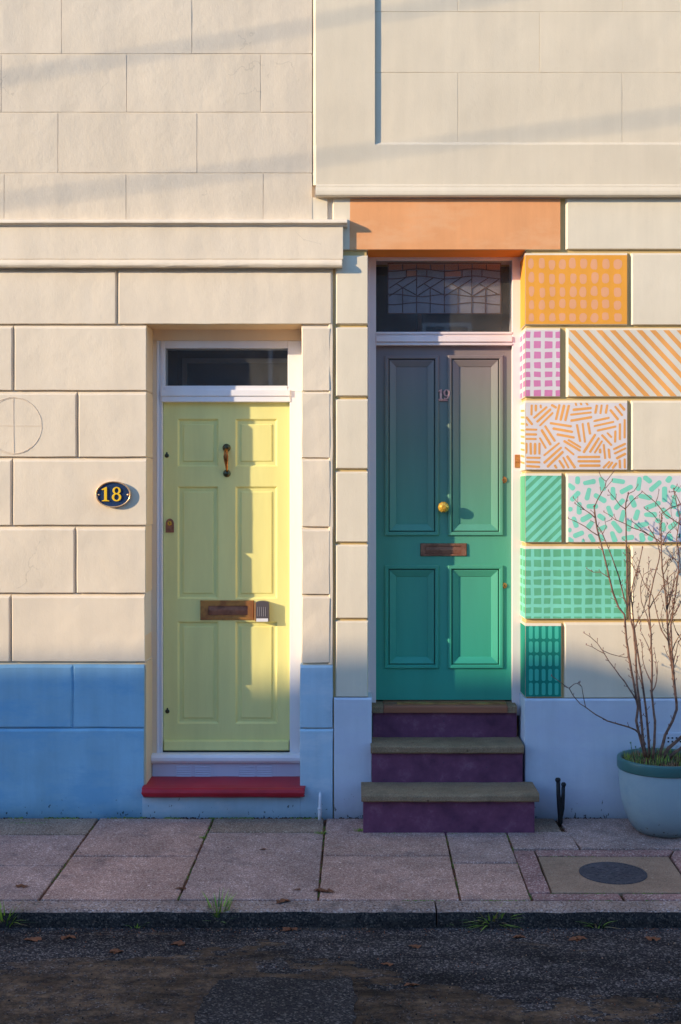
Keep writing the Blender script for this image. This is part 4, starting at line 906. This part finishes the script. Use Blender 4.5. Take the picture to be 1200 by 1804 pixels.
# threshold
g = MB(); ty = .125; zt_ = Z(1247, ty)+.014
g.prism_x([(.33, zt_+.012), (ty+.03, zt_), (ty+.008, zt_-.002), (ty, zt_-.010), (ty, Z(1256, ty)), (.33, Z(1256, ty))], X(676, ty), X(894.5, ty), 0)
g.prism_x([(.20, zt_+.0095), (ty+.034, zt_+.0045), (ty+.034, zt_-.001), (.20, zt_+.001)], X(700, ty), X(893, ty), 2)
for a, e in ((655, 675.5), (895, 911)): g.prism_x([(.33, zt_+.006), (ty+.005, zt_-.001), (ty-.001, zt_-.009), (ty-.001, Z(1256, ty)-.001), (.33, Z(1256, ty)-.001)], X(a, ty), X(e, ty), 1)
g.build('threshold', [M['wood'], M['step'], M['brass']], h19, bevel=.002)

# ================================================================== STEPS
st = thing('front_steps', 'three worn stone steps with purple painted risers below the green door', 'steps', (X(790), -.15, 0))
def riser(a, e, y, t, bt, yb_):
    g = MB(); g.block(X(a, y), X(e, y), Z(bt, y), Z(t, y), y, yb_, (.002, .002, 0, 0), .003, jit=.0018, yj=.002, seed=y*10); g.build('riser', M['purple'], st)
def tread(a, e, y, z1, th, yb_, seed):
    """worn flag with a rounded, slightly uneven nosing"""
    g = MB(); x0, x1 = X(a, y), X(e, y); n = int((x1-x0)/.03); prof = [(yb_, z1+.004), (y+.03, z1+.001), (y+.010, z1-.001), (y+.002, z1-.006), (y, z1-.014), (y+.001, z1-th+.008), (y+.006, z1-th+.001), (y+.012, z1-th), (yb_, z1-th)]
    P = len(prof); vs = []
    for k in range(n+1):
        t = k/n; x = x0+(x1-x0)*t
        for j, (yy_, z) in enumerate(prof):
            q = noise.noise(Vector((x*9, j*.3, seed)))*.003+noise.noise(Vector((x*40, j*.8, seed)))*.0012; wear = -.004*math.exp(-((t-.5)/.25)**2) if j in (1, 2, 3) else 0
            inw = .006*(1 if k == 0 else -1 if k == n else 0) if j in (3, 4, 5, 6) else 0
            vs.append((x+inw*.3, yy_+(q if 0 < j < 8 else 0), z+q+wear))
    g.add(vs, [(k*P+j, k*P+(j+1) % P, (k+1)*P+(j+1) % P, (k+1)*P+j) for k in range(n) for j in range(P)]+[tuple(range(P)), tuple(range((n+1)*P-1, n*P-1, -1))])
    g.build('tread', M['step'], st, bevel=.0015)
riser(657, 910.5, .15, 1254, 1305, .4)
tread(653, 923.5, -.085, Z(1314, -.085), .046, .16, 1)
riser(655.5, 921, -.060, 1326, 1386, .15)
tread(636.5, 951, -.33, Z(1399.5, -.33), .044, -.05, 2)
riser(640, 942, -.30, 1409, 1480, -.05)

# ================================================================== SMALL OBJECTS AT THE WALL
bs = thing('boot_scraper', 'black iron forked stub standing by the wall right of the steps', 'boot scraper', (X(987, -.12), -.12, 0))
y = -.12
g = MB(); g.tube([(X(983.5, y), y, Z(1378, y)), (X(984, y), y, Z(1400, y)), (X(985.5, y), y-.005, Z(1420, y)), (X(987, y), y, Z(1440, y)), (X(987.5, y), y, -.03)], [.0115, .012, .014, .013, .011], 10)
g.lathe([(0, .013), (.012, .011), (.0165, .002), (.014, -.008), (.010, -.012)], (X(983, y), y, Z(1374, y)), 'z', 14)
g.build('upright', M['iron'], bs, smooth=True)
g = MB(); g.tube([(X(992.5, y), y, Z(1386, y)), (X(992, y), y, Z(1404, y)), (X(990.5, y), y-.004, Z(1424, y)), (X(988, y), y, Z(1440, y)), (X(988, y), y, -.03)], [.0105, .011, .013, .012, .010], 10)
g.lathe([(0, .013), (.010, .011), (.0150, .002), (.013, -.008), (.009, -.012)], (X(993, y), y, Z(1382, y)), 'z', 14)
g.build('upright', M['iron'], bs, smooth=True)
g = MB(); y = -.045; pp_ = [(X(564, y), y+.02, Z(1398, y)), (X(564, y), y, Z(1404, y)), (X(564, y), y, Z(1418, y)), (X(563.6, y), y-.003, Z(1430, y)), (X(563.3, y), y-.004, Z(1446, y))]
g.tube(pp_, [.007, .008, .009, .0115, .0095], 12); g.lathe([(0, .004), (.012, .004), (.013, 0), (.012, -.006), (0, -.006)], (X(563.6, y), y-.003, Z(1424, y)), 'z', 12)
tag(g.build('drain_pipe', M['bellwhite'], smooth=True), 'short white pipe stub at the foot of the wall between the two doors', 'pipe')
# utility cover
mc = thing('utility_cover', 'sandy concrete square with round iron lid set in the pavement at right', 'manhole cover', (X(1080, -1.05), -1.05, -.02))
g = MB(); cxx = sum(p[0] for p in cq)/4; cyy = sum(p[1] for p in cq)/4; P = []
for p in cq: dd = Vector((p[0]-cxx, p[1]-cyy)); L = dd.length; dd *= (L-.012)/L; P.append((cxx+dd.x, cyy+dd.y))
g.add([(x, y, gz(y)-.05) for x, y in P]+[(x, y, gz(y)-.001) for x, y in P], [(i, (i+1) % 4, 4+(i+1) % 4, 4+i) for i in range(4)]+[(4, 5, 6, 7)]); g.build('surround', M['cover'], mc, bevel=.003)
lc = G(1080, 1538); g = MB(); n = 48; R = abs(X(1139, lc[1])-X(1080, lc[1])); vs = []
for rr_, dz in ((R, -.02), (R, .0025), (R-.004, .004), (R-.014, .004), (R-.016, .0022), (R-.03, .0022)):
    vs += [(lc[0]+rr_*math.cos(2*math.pi*k/n), lc[1]+rr_*math.sin(2*math.pi*k/n), gz(lc[1]+rr_*math.sin(2*math.pi*k/n))+dz) for k in range(n)]
g.add(vs, [(j*n+k, j*n+(k+1) % n, (j+1)*n+(k+1) % n, (j+1)*n+k) for j in range(5) for k in range(n)]+[tuple(range(5*n, 6*n))])
for i_ in range(-5, 6):
    for j_ in range(-5, 6):
        if math.hypot(i_*.028, j_*.028) < R-.045 and (i_+j_) % 2 == 0: xx, yq = lc[0]+i_*.028, lc[1]+j_*.028; g.box(xx-.009, xx+.009, yq-.009, yq+.009, gz(yq)+.0015, gz(yq)+.0040)
for s_ in (-1, 1): g.box(lc[0]+s_*.06-.02, lc[0]+s_*.06+.02, lc[1]-.004, lc[1]+.004, gz(lc[1])+.0015, gz(lc[1])+.0035)
g.build('lid', M['ironlid'], mc)

# ================================================================== POT AND SHRUB
PX, PYc = X(1168, -.27), -.275
pot = thing('plant_pot', 'large round pale blue glazed pot with grey green rim beside the wall', 'plant pot', (PX, PYc, 0))
zr = .408
g = MB(); g.lathe([(0, -.012), (.125, -.012), (.150, .004), (.175, .03), (.205, .09), (.226, .16), (.238, .24), (.243, .335), (.243, .36)], (PX, PYc, 0), 'z', 56); g.build('body', M['pot'], pot, smooth=True)
g = MB(); g.lathe([(.240, zr-.064), (.249, zr-.062), (.252, zr-.056), (.252, zr-.012), (.250, zr-.003), (.245, zr), (.232, zr-.002), (.226, zr-.010), (.224, zr-.06)], (PX, PYc, 0), 'z', 56); g.build('rim', M['potrim'], pot, smooth=True)
g = MB(); n = 28; vs = [(PX, PYc, zr-.02)]
for j in range(1, 9):
    for k in range(n):
        r_ = .226*j/8; a = 2*math.pi*k/n; x, y = PX+r_*math.cos(a), PYc+r_*math.sin(a); vs.append((x, y, zr-.024+.012*noise.noise(Vector((x*14, y*14, 0)))+.012*(1-j/8)))
g.add(vs, [(0, 1+k, 1+(k+1) % n) for k in range(n)]+[(1+j*n+k, 1+j*n+(k+1) % n, 1+(j+1)*n+(k+1) % n, 1+(j+1)*n+k) for j in range(7) for k in range(n)]); g.build('soil', M['soil'], pot, smooth=True)
def blade(mb, x, y, z, h, lean, ang, w_=.003, m=0, n=4):
    d = Vector((math.cos(ang), math.sin(ang), 0)); q = Vector((-d.y, d.x, 0)); vs = []
    for k in range(n+1):
        t = k/n; c_ = Vector((x, y, z))+d*lean*t*t+Vector((0, 0, h*(t-.25*t*t*(lean/h if h else 0)))); w2 = w_*(1-t**1.5)*.5+.0002; vs += [c_-q*w2, c_+q*w2]
    mb.add(vs, [(2*k, 2*k+1, 2*k+3, 2*k+2) for k in range(n)], m)
g = MB()
for k in range(1500):
    a = random.uniform(0, 2*math.pi); r_ = .222*math.sqrt(random.random()); x, y = PX+r_*math.cos(a), PYc+r_*math.sin(a)
    gn = noise.noise(Vector((x*11, y*11, 4.))); side = x-PX
    m_ = 0 if (gn > .08 or side > .10 or side < -.18) else (2 if random.random() < .55 else 3)
    h = random.uniform(.02, .055)*(1.2 if m_ == 0 else .8); blade(g, x, y, zr-.03, h, random.uniform(0, .03), random.uniform(0, 6.3), random.uniform(.002, .0045), m_ if m_ else random.choice((0, 1, 1, 3)), 3)
tag(g.build('potted_grass', [M['grass'], M['grass_d'], M['leaf'], M['straw']]), 'short green grass and dry leaf litter filling the pot', 'grass', kind='stuff')
# bare shrub ------------------------------------------------------------
sh = thing('bare_shrub', 'leafless many stemmed shrub with thin brown twigs growing in the pale blue pot', 'shrub', (PX, PYc, zr-.03))
trunk = MB(); twig = MB(); buds = MB()
def px3(p, y): return Vector((X(p[0], y), y, Z(p[1], y)))
def stem(pts, y0, y1, r0, r1, mb=trunk, spurs=.6, n=8, twigs=0.0):
    L = len(pts); P = []
    for i, p in enumerate(pts):
        t = i/(L-1); y = y0+(y1-y0)*t+.012*math.sin(t*7+p[0]); P.append(px3(p, y))
    Q = []                                          # subdivide with small kinks
    for i in range(L-1):
        k = max(1, int((P[i+1]-P[i]).length/.035))
        for j in range(k):
            q = P[i].lerp(P[i+1], j/k); q += Vector((noise.noise(q*30), noise.noise(q*30+Vector((9, 0, 0))), 0))*.0022; Q.append(q)
    Q.append(P[-1]); m_ = len(Q); R = [1.08*(r0+(r1-r0)*(k/(m_-1))**.8) for k in range(m_)]
    R = [r*(1+.12*noise.noise(q*60)) for r, q in zip(R, Q)]
    mb.tube(Q, R, n)
    buds.lathe([(0, -.004), (r1*1.6, 0), (r1*1.9, .003), (r1, .008), (0, .012)], tuple(Q[-1]), 'z', 6)
    for k in range(2, m_-1):
        if random.random() < spurs:
            d = (Q[k+1]-Q[k-1]).normalized(); s_ = Vector((random.choice((-1, 1))*random.uniform(.5, 1), random.uniform(-.7, .7), .2)); s_ = (s_-d*s_.dot(d)).normalized(); e = (s_*.8+d*.8).normalized()
            ln = random.uniform(.012, .032); p2 = Q[k]+e*ln; mb.tube([Q[k], Q[k]+e*ln*.5+Vector((0, 0, .001)), p2], [min(R[k]*.5, .0022), .0016, .0012], 5); buds.lathe([(0, -.003), (.0022, 0), (.0020, .003), (0, .008)], tuple(p2), 'z', 5)
        if random.random() < twigs*2.2 and k > m_*.25: grow(Q[k], (Q[k+1]-Q[k-1]).normalized(), R[k]*.6, random.uniform(.10, .26), 2)
    return Q
def grow(p, d, r, L, depth):
    s_ = Vector((random.uniform(-1, 1), random.uniform(-.7, .5), random.uniform(.0, .5))); d = (d*.9+s_*.75).normalized(); pts = [p]; q = p.copy(); n = max(3, int(L/.03))
    for k in range(n):
        d = (d+Vector((random.uniform(-.25, .25), random.uniform(-.2, .2), random.uniform(-.02, .18)))).normalized(); q = q+d*L/n
        if q.y > -.03: q.y = -.03-random.uniform(0, .02)
        pts.append(q.copy())
        if depth and random.random() < .28: grow(q, d, r*.7, L*random.uniform(.3, .6), depth-1)
        if random.random() < .45:
            e = (d+Vector((random.choice((-1, 1))*.9, random.uniform(-.5, .5), .1))).normalized(); twig.tube([q, q+e*random.uniform(.01, .022)], [.0014, .0010], 4)
    twig.tube(pts, [max(.0011, r*(1-.6*k/n)) for k in range(n+1)], 6); buds.lathe([(0, -.003), (.0028, 0), (.0026, .004), (0, .010)], tuple(pts[-1]), 'z', 5)
Y0 = PYc
stem([(1137,1335),(1133,1318),(1128,1300),(1121,1270),(1124,1245),(1118,1210),(1110,1170),(1104,1130),(1100,1083),(1090,1070),(1080,1045),(1073,1015),(1066,985),(1058,955),(1052,930),(1048,905),(1047,893)], Y0, -.24, .0075, .0036)
stem([(1047,893),(1053,880),(1066,858),(1068,848),(1082,830)], -.24, -.22, .0032, .0016); stem([(1068,848),(1060,842),(1056,833)], -.225, -.21, .002, .0014); stem([(1067,860),(1073,853),(1079,846)], -.235, -.24, .002, .0014)
stem([(1048,912),(1040,905),(1030,898),(1018,885),(1010,877)], -.24, -.20, .003, .0016, spurs=.9); stem([(1030,898),(1022,893),(1013,887)], -.22, -.24, .002, .0015, spurs=.9)
stem([(1053,943),(1043,937),(1030,927),(1015,919),(1001,913)], -.25, -.20, .003, .0015); stem([(1074,1018),(1066,1013),(1058,1008),(1046,1008),(1034,1002)], -.25, -.21, .0028, .0014, spurs=.9)
stem([(1110,1080),(1100,1055),(1090,1015),(1078,980),(1067,953),(1059,935),(1050,922),(1047,905)], -.22, -.2, .0042, .002); stem([(1062,940),(1068,928),(1066,920),(1078,915)], -.21, -.2, .002, .0013)
stem([(1140,1335),(1135,1315),(1132,1290),(1128,1250),(1122,1200),(1120,1150),(1116,1110),(1109,1080),(1106,1030),(1104,980),(1103,930),(1102,897),(1103,885),(1107,870)], Y0-.02, -.30, .0072, .0030)
stem([(1102,897),(1092,890),(1085,880),(1078,872),(1072,865)], -.3, -.32, .0026, .0014, spurs=.9); stem([(1107,870),(1117,865),(1124,855)], -.3, -.33, .0024, .0014, spurs=.9); stem([(1103,895),(1116,880),(1131,867)], -.3, -.28, .0024, .0014)
stem([(1131,865),(1143,875),(1155,885),(1163,895),(1172,906),(1185,915),(1200,925)], -.06, -.10, .0020, .003); stem([(1156,884),(1159,875),(1161,864)], -.07, -.07, .002, .0014)
stem([(1170,960),(1160,952),(1145,943),(1130,935),(1115,930),(1100,922),(1083,915),(1075,908),(1064,902)], -.12, -.07, .0034, .0015); stem([(1086,917),(1082,908)], -.08, -.08, .002, .0013); stem([(1145,943),(1128,931),(1118,922),(1112,916)], -.11, -.08, .002, .0013)
stem([(1145,1335),(1143,1310),(1142,1290),(1137,1240),(1130,1190),(1122,1140),(1116,1095),(1112,1050),(1117,1020),(1127,990),(1132,965)], Y0+.03, -.17, .0070, .0024, twigs=.05)
stem([(1150,1335),(1153,1310),(1154,1270),(1148,1220),(1149,1180),(1147,1120),(1143,1070),(1145,1050),(1152,1020),(1160,990),(1163,975),(1158,955),(1150,940),(1143,930)], Y0-.05, -.36, .0072, .0024, twigs=.05)
stem([(1160,1338),(1166,1318),(1172,1295),(1185,1270),(1192,1250),(1192,1238),(1186,1190),(1178,1130),(1175,1080),(1172,1040),(1167,1000),(1165,955),(1164,925),(1166,905),(1180,895),(1196,890)], Y0-.02, -.28, .0085, .0024, twigs=.10)
stem([(1166,1338),(1178,1318),(1192,1306),(1210,1290),(1225,1260),(1232,1200),(1228,1130),(1222,1050),(1214,990),(1206,950),(1200,915)], Y0, -.25, .0105, .0025, twigs=.10)
stem([(1192,1238),(1187,1190),(1184,1150),(1182,1100),(1188,1060),(1194,1020),(1197,980),(1192,950),(1198,910),(1190,880),(1187,862)], -.28, -.34, .0058, .0020, twigs=.12)
stem([(1188,862),(1193,855)], -.34, -.34, .002, .0014); stem([(1187,866),(1179,867)], -.34, -.34, .002, .0014); stem([(1187,864),(1200,890)], -.34, -.36, .002, .0022)
stem([(1175,1335),(1200,1318),(1226,1295),(1258,1240),(1275,1160),(1270,1080),(1280,1000),(1275,930)], Y0, -.2, .009, .0025, twigs=.12)
stem([(1178,1130),(1165,1110),(1157,1080),(1150,1050),(1136,1030),(1128,1010),(1117,1002),(1108,985)], -.28, -.15, .0036, .0014, twigs=.06)
stem([(1175,1075),(1183,1045),(1190,1020),(1200,1000),(1215,985)], -.28, -.3, .0038, .0018, twigs=.15); stem([(1166,960),(1176,940),(1185,930),(1200,915)], -.28, -.2, .0026, .0014, twigs=.1)
stem([(1160,918),(1150,905),(1142,900),(1135,895)], -.28, -.31, .0022, .0014, spurs=.9); stem([(1147,1118),(1140,1085),(1130,1060),(1128,1035),(1134,1012),(1148,1004),(1158,1003)], -.33, -.3, .0030, .0015, twigs=.08)
stem([(1143,1075),(1150,1060),(1158,1050),(1170,1030),(1180,1015),(1192,1005)], -.33, -.4, .0030, .0015)
# long low branches to the left
stem([(1137,1312),(1130,1296),(1120,1286),(1108,1281),(1090,1276),(1070,1270),(1050,1259),(1040,1252),(1032,1246),(1022,1240),(1010,1226),(1003,1213),(997,1209),(985,1200),(972,1191)], Y0, -.33, .0052, .0015, spurs=.3)
stem([(1003,1212),(1012,1205),(1022,1202)], -.33, -.34, .0022, .0014, spurs=.3); stem([(1032,1247),(1029,1232),(1027,1220),(1025,1210),(1020,1203)], -.31, -.28, .0026, .0014)
stem([(1124,1238),(1114,1222),(1106,1210),(1100,1200),(1093,1192),(1083,1178),(1073,1165),(1062,1147),(1052,1133),(1040,1122),(1029,1115)], -.27, -.22, .0042, .0015, spurs=.8); stem([(1066,1152),(1054,1146),(1044,1140),(1033,1136)], -.24, -.22, .0024, .0014)
stem([(1062,1146),(1075,1152),(1090,1156),(1105,1159)], -.24, -.22, .0022, .0014)
trunk.build('stems', M['bark'], sh, smooth=True); twig.build('twigs', M['bark'], sh, smooth=True); tag(buds.build('buds', M['bud'], sh, smooth=True), kind='stuff')
# small dark-leaved plant in the pot
g = MB()
for px_, py_ in ((1111, 1307), (1120, 1314), (1117, 1322), (1128, 1316), (1150, 1316), (1158, 1326)):
    y = PYc-.05; top = Vector((X(px_, y), y, Z(py_, y))); base = Vector((top.x*.7+X(1128, y)*.3, y, zr-.03)); g.tube([base, (base+top)/2+Vector((.002, 0, 0)), top], .0016, 5)
    for k in range(7): a = random.uniform(0, 6.3); blade(g, top.x, top.y, top.z-.008, random.uniform(.004, .012), random.uniform(.006, .014), a, .007, 0, 3)
    for k in range(5): t = random.uniform(.2, .9); q = base.lerp(top, t); blade(g, q.x, q.y, q.z, .006, .012, random.uniform(0, 6.3), .006, 0, 3)
tag(g.build('small_plant', M['grass_d']), 'low dark leaved plant between the stems at the left of the pot', 'plant')

# ================================================================== WEEDS, LEAVES
def tuft(px_, py_, n, h, spread, label, road=False, mats=('grass', 'grass_d', 'straw'), lean=.06, w_=.011, group='weeds in the pavement joints'):
    x, y = rpt(px_, py_) if road else G(px_, py_); z = (RZ if road else gz(y)); mb = MB()
    for k in range(n):
        a = random.uniform(0, 2*math.pi); r_ = spread*math.sqrt(random.random())
        blade(mb, x+r_*math.cos(a), y+r_*.35*math.sin(a), z-.003, h*random.uniform(.4, 1.1), lean*random.uniform(.3, 1.3), math.atan2(math.sin(a)*.6, math.cos(a))+random.uniform(-.4, .4), w_*random.uniform(.6, 1.2), random.choice((0, 0, 0, 1, 2)), 5)
    e = thing('weed_tuft', label, 'weed', (x, y, z), group); mb.build('blades', [M[k] for k in mats], e)
tuft(386, 1630, 90, .16, .04, 'tallest grass weed at the kerb, below the paving joint left of centre', True, lean=.08)
tuft(868, 1630, 110, .10, .07, 'wide grass tuft in the gutter below the square utility cover left corner', True, lean=.10)
tuft(10, 1632, 70, .14, .05, 'grass tuft in the gutter at the left edge of the photo', True, lean=.10)
tuft(1052, 1634, 22, .06, .04, 'thin grass tuft in the gutter furthest right', True, lean=.07)
tuft(566, 1468, 46, .02, .028, 'bright yellow green weed in the joint in front of the white pipe stub', lean=.02, w_=.007)
tuft(636, 1464, 60, .022, .035, 'low green weed at the left foot of the steps', lean=.02, w_=.006)
tuft(787, 1466, 46, .02, .026, 'low green weed at the foot of the steps in their middle', lean=.015, w_=.006)
tuft(935, 1632, 12, .04, .02, 'tiny grass sprout in the gutter between two larger grass tufts', True, lean=.03)
tuft(240, 1634, 12, .035, .03, 'sparse short sprouts in the gutter left of the tallest weed', True, lean=.03)
tuft(810, 1632, 26, .035, .05, 'low broad green sprouts in the gutter beside the wide grass tuft', True, lean=.03, w_=.009)
tuft(358, 1476, 30, .014, .018, 'small moss green weed in the joint right of the wide pinkish flagstone', lean=.01, w_=.006)
# moss crumbs in joints and along the wall
g = MB()
def crumbs(a, b_, n, w_, m, zf, r0=.002, r1=.006):
    for k in range(n):
        t = random.random(); x = a[0]+(b_[0]-a[0])*t+random.gauss(0, w_); y = a[1]+(b_[1]-a[1])*t+random.gauss(0, w_)
        if noise.noise(Vector((x*5, y*5, m*3.1))) < -.05: continue
        r_ = random.uniform(r0, r1); z = zf(y); an = random.uniform(0, 6)
        pts = [(x+r_*math.cos(an+i*1.257), y+r_*math.sin(an+i*1.257), z-.002) for i in range(5)]
        g.add(pts+[(x+random.uniform(-.3, .3)*r_, y, z+r_*random.uniform(.3, .8))], [(i, (i+1) % 5, 5) for i in range(5)], m)
gzj = lambda y: gz(y)-.004
for L in (LA, LB, LC, LD, LE): crumbs(L[0], L[1], 150, .003, 1, gzj); crumbs(L[0], L[1], 90, .003, 0, gzj)
crumbs((-2.3, yk), (2.2, yk), 500, .004, 1, gzj); crumbs((.2, yk), (1.4, yk), 260, .004, 0, gzj, .003, .008)
crumbs((-2.4, -.016), (.0, -.016), 700, .006, 0, lambda y: .0, .003, .010); crumbs((-2.4, -.014), (2.2, -.016), 900, .006, 2, lambda y: .0, .003, .009); crumbs((-2.2, -.11), (-1.75, -.115), 130, .010, 0, lambda y: gz(y), .002, .006)
crumbs((.08, -.315), (1.02, -.315), 130, .006, 0, lambda y: gz(y)); crumbs((-2.4, KY-.02), (2.3, KY-.02), 700, .010, 1, lambda y: RZ, .002, .007)
crumbs(cq[0], cq[3], 120, .003, 1, gzj); crumbs(cq[0], cq[1], 120, .003, 0, gzj); crumbs(cq[3], cq[2], 100, .003, 0, gzj); crumbs((X(312, 0), yy(1590)), (X(315, 0), yy(1580)), 5, .01, 1, gzj)
tag(g.build('moss', [M['moss'], M['leaf'], M['soil']]), 'moss and brown debris filling the paving joints and the gutter', 'moss', kind='stuff')
def leafbit(px_, py_, s_, label, road=False, seed=0):
    x, y = rpt(px_, py_) if road else G(px_, py_); z = RZ if road else gz(y); random.seed(seed); mb = MB()
    for c_ in range(3):
        a = random.uniform(0, 6.3); ox, oy = random.uniform(-.3, .3)*s_, random.uniform(-.15, .15)*s_; n = 7; vs = []
        for i in range(n):
            for j in range(3):
                t = i/(n-1); ww = math.sin(math.pi*min(1, t+.05))*.28*s_*random.uniform(.7, 1.1); u = (t-.5)*s_*.9; v = (j-1)*ww
                vs.append((x+ox+u*math.cos(a)-v*math.sin(a), y+oy+(u*math.sin(a)+v*math.cos(a))*.7, z+.002+abs(v)*random.uniform(.1, .4)+.08*s_*math.sin(t*3)*random.random()))
        mb.add(vs, [(i*3+j, i*3+j+1, i*3+j+4, i*3+j+3) for i in range(n-1) for j in range(2)])
    tag(mb.build('fallen_leaf', M['leaf']), label, 'leaf', 'dead leaves on the ground')
leafbit(495, 1589, .075, 'curled rust brown leaf on the kerb edge just left of centre', seed=1)
leafbit(569, 1571, .085, 'large rust brown leaf across the joint near the kerb', seed=2)
leafbit(318, 1566, .05, 'dark crumpled leaf in the slanting joint above the tallest weed', seed=3)
leafbit(40, 1562, .06, 'dark brown leaf on the flagstone at far left', seed=4)
leafbit(465, 1497, .035, 'small brown leaf in the middle of the large plain flagstone', seed=5)
leafbit(523, 1568, .03, 'tiny rusty leaf between the two leaves by the kerb', seed=6)
leafbit(510, 1638, .07, 'flat brown leaf lying in the gutter below the two kerb leaves', True, seed=7)
leafbit(730, 1668, .06, 'orange brown leaf flattened on the asphalt below the steps', True, seed=8)
leafbit(917, 1651, .06, 'rusty leaf on the asphalt just below the wide grass tuft', True, seed=9)
leafbit(683, 1700, .05, 'brown leaf upper of two left on the asphalt right of the dark patch', True, seed=10)
leafbit(726, 1737, .05, 'brown leaf lowest on the asphalt right of the dark patch', True, seed=11)
for k, (a, b_, l_) in enumerate(((120, 1653, 'dark wet leaf second from the left along the gutter'), (200, 1677, 'flattened brown leaf on the asphalt under the slanting second paving joint'), (320, 1664, 'brown leaf on the asphalt left of the tallest weed'), (1015, 1655, 'brown leaf scrap on the asphalt left of the gutter grass furthest right'), (1150, 1655, 'rust brown scrap on the asphalt nearest the right edge'), (56, 1656, 'leftmost brown leaf on the asphalt'))):
    leafbit(a, b_, .075, l_, True, seed=20+k)
random.seed(99)

# ================================================================== ACROSS THE STREET (out of frame: casts the shade, shows in the panes)
OY = -8.8; K = 8.8
def mapx(px_): return X(px_)-2.13*K
prof = []
for px_, py_ in ((-700, 1150), (-60, 1166), (120, 1165), (300, 1158), (480, 1150), (600, 1147), (760, 1145), (900, 1142), (1000, 1146), (1060, 1160), (1110, 1180), (1160, 1205), (1210, 1232), (1260, 1250), (1420, 1262)):
    prof.append((mapx(px_), Z(py_)+.64*K))
og = 'houses across the street'
ho = thing('terraced_house', 'rendered house across the street with a curved parapet, outside the frame', 'house', (-19, OY, 0), og)
g = MB(); P = [(prof[0][0], -.2)]+prof+[(prof[-1][0], -.2)]; P = P[::-1]
g.prism_y(P, OY-6, OY); g.build('wall', M['brick'], ho)
def windows(parent, x0, x1, z0, z1, step, m1='white', m2='slate'):
    x = x0
    while x < x1-1:
        f = MB(); f.box(x, x+1.0, OY-.01, OY+.05, z0, z1); o = f.build('window', M[m1], parent, bevel=.01)
        f = MB(); f.box(x+.08, x+.46, OY+.052, OY+.06, z0+.08, z1-.08); f.box(x+.54, x+.92, OY+.052, OY+.06, z0+.08, z1-.08); f.build('pane', M[m2], o); x += step
windows(ho, prof[0][0]+.6, prof[-1][0], .9, 2.3, 2.2); windows(ho, prof[0][0]+.6, prof[-1][0], 3.8, 5.2, 2.2)
for xa, xb, hgt, lb in ((-40, prof[0][0]-.01, 6.45, 'taller rendered house across the street to the far left, outside the frame'), (prof[-1][0]+.01, -10.3, 6.35, 'wide rendered house across the street behind the left side, outside the frame')):
    ho2 = thing('terraced_house', lb, 'house', ((xa+xb)/2, OY, 0), og); g = MB(); g.box(xa, xb, OY-6, OY+.001, -.2, hgt); g.box(xa, xb, OY-.2, OY+.06, hgt-.5, hgt-.3); g.build('wall', M['brick'], ho2)
    windows(ho2, xa+.8, xb, .9, 2.3, 2.4); windows(ho2, xa+.8, xb, 3.8, 5.2, 2.4)
hb = thing('terraced_house', 'unseen brick house added behind the low garden wall to darken the pane reflections', 'house', (0, -17, 0), og)  # added so that the panes reflect something dark
g = MB(); g.box(-9, 15, -24, -17, -.2, 6.6); g.build('wall', M['redbrick'], hb)
g = MB(); g.prism_x([(-24.3, 6.5), (-16.7, 6.5), (-20.5, 9.2)], -9.3, 15.3); g.build('roof', M['slate'], hb)
OYs = OY; OY = -17; windows(hb, -8, 15, .9, 2.4, 3.1); windows(hb, -8, 15, 4.0, 5.4, 3.1); OY = OYs
gw = MB(); gw.box(-10.2, 14, OY-.12, OY+.12, -.2, 1.9); gw.box(-10.2, 14, OY-.16, OY+.16, 1.9, 1.98)  # low wall added to leave the sky open for fill light
tag(gw.build('added_garden_wall', M['brick'], bevel=.01), 'unseen low garden wall with a flat coping, added to open the sky across the street', 'garden wall')
# telephone cables whose soft shadows cross the upper walls
def cable(p1, p2, y, r_, label):
    dz = .64*(-y); dx = 2.13*y; a = Vector((X(p1[0])+dx, y, Z(p1[1])+dz)); b_ = Vector((X(p2[0])+dx, y, Z(p2[1])+dz)); d = (b_-a)/(b_.x-a.x)
    pts = []
    for k in range(41): x = -22+k*.9; q = a+d*(x-a.x); pts.append((q.x, q.y, q.z))
    g = MB(); g.tube(pts, r_, 8); tag(g.build('telephone_cable', M['wire']), label, 'cable', 'overhead cables')
cable((0, 137), (810, 0), -3.6, .008, 'thick black cable strung along the street, upper of two, outside the frame')
cable((250, 322), (1200, 200), -4.2, .009, 'thick black cable strung along the street, lower of two, outside the frame')
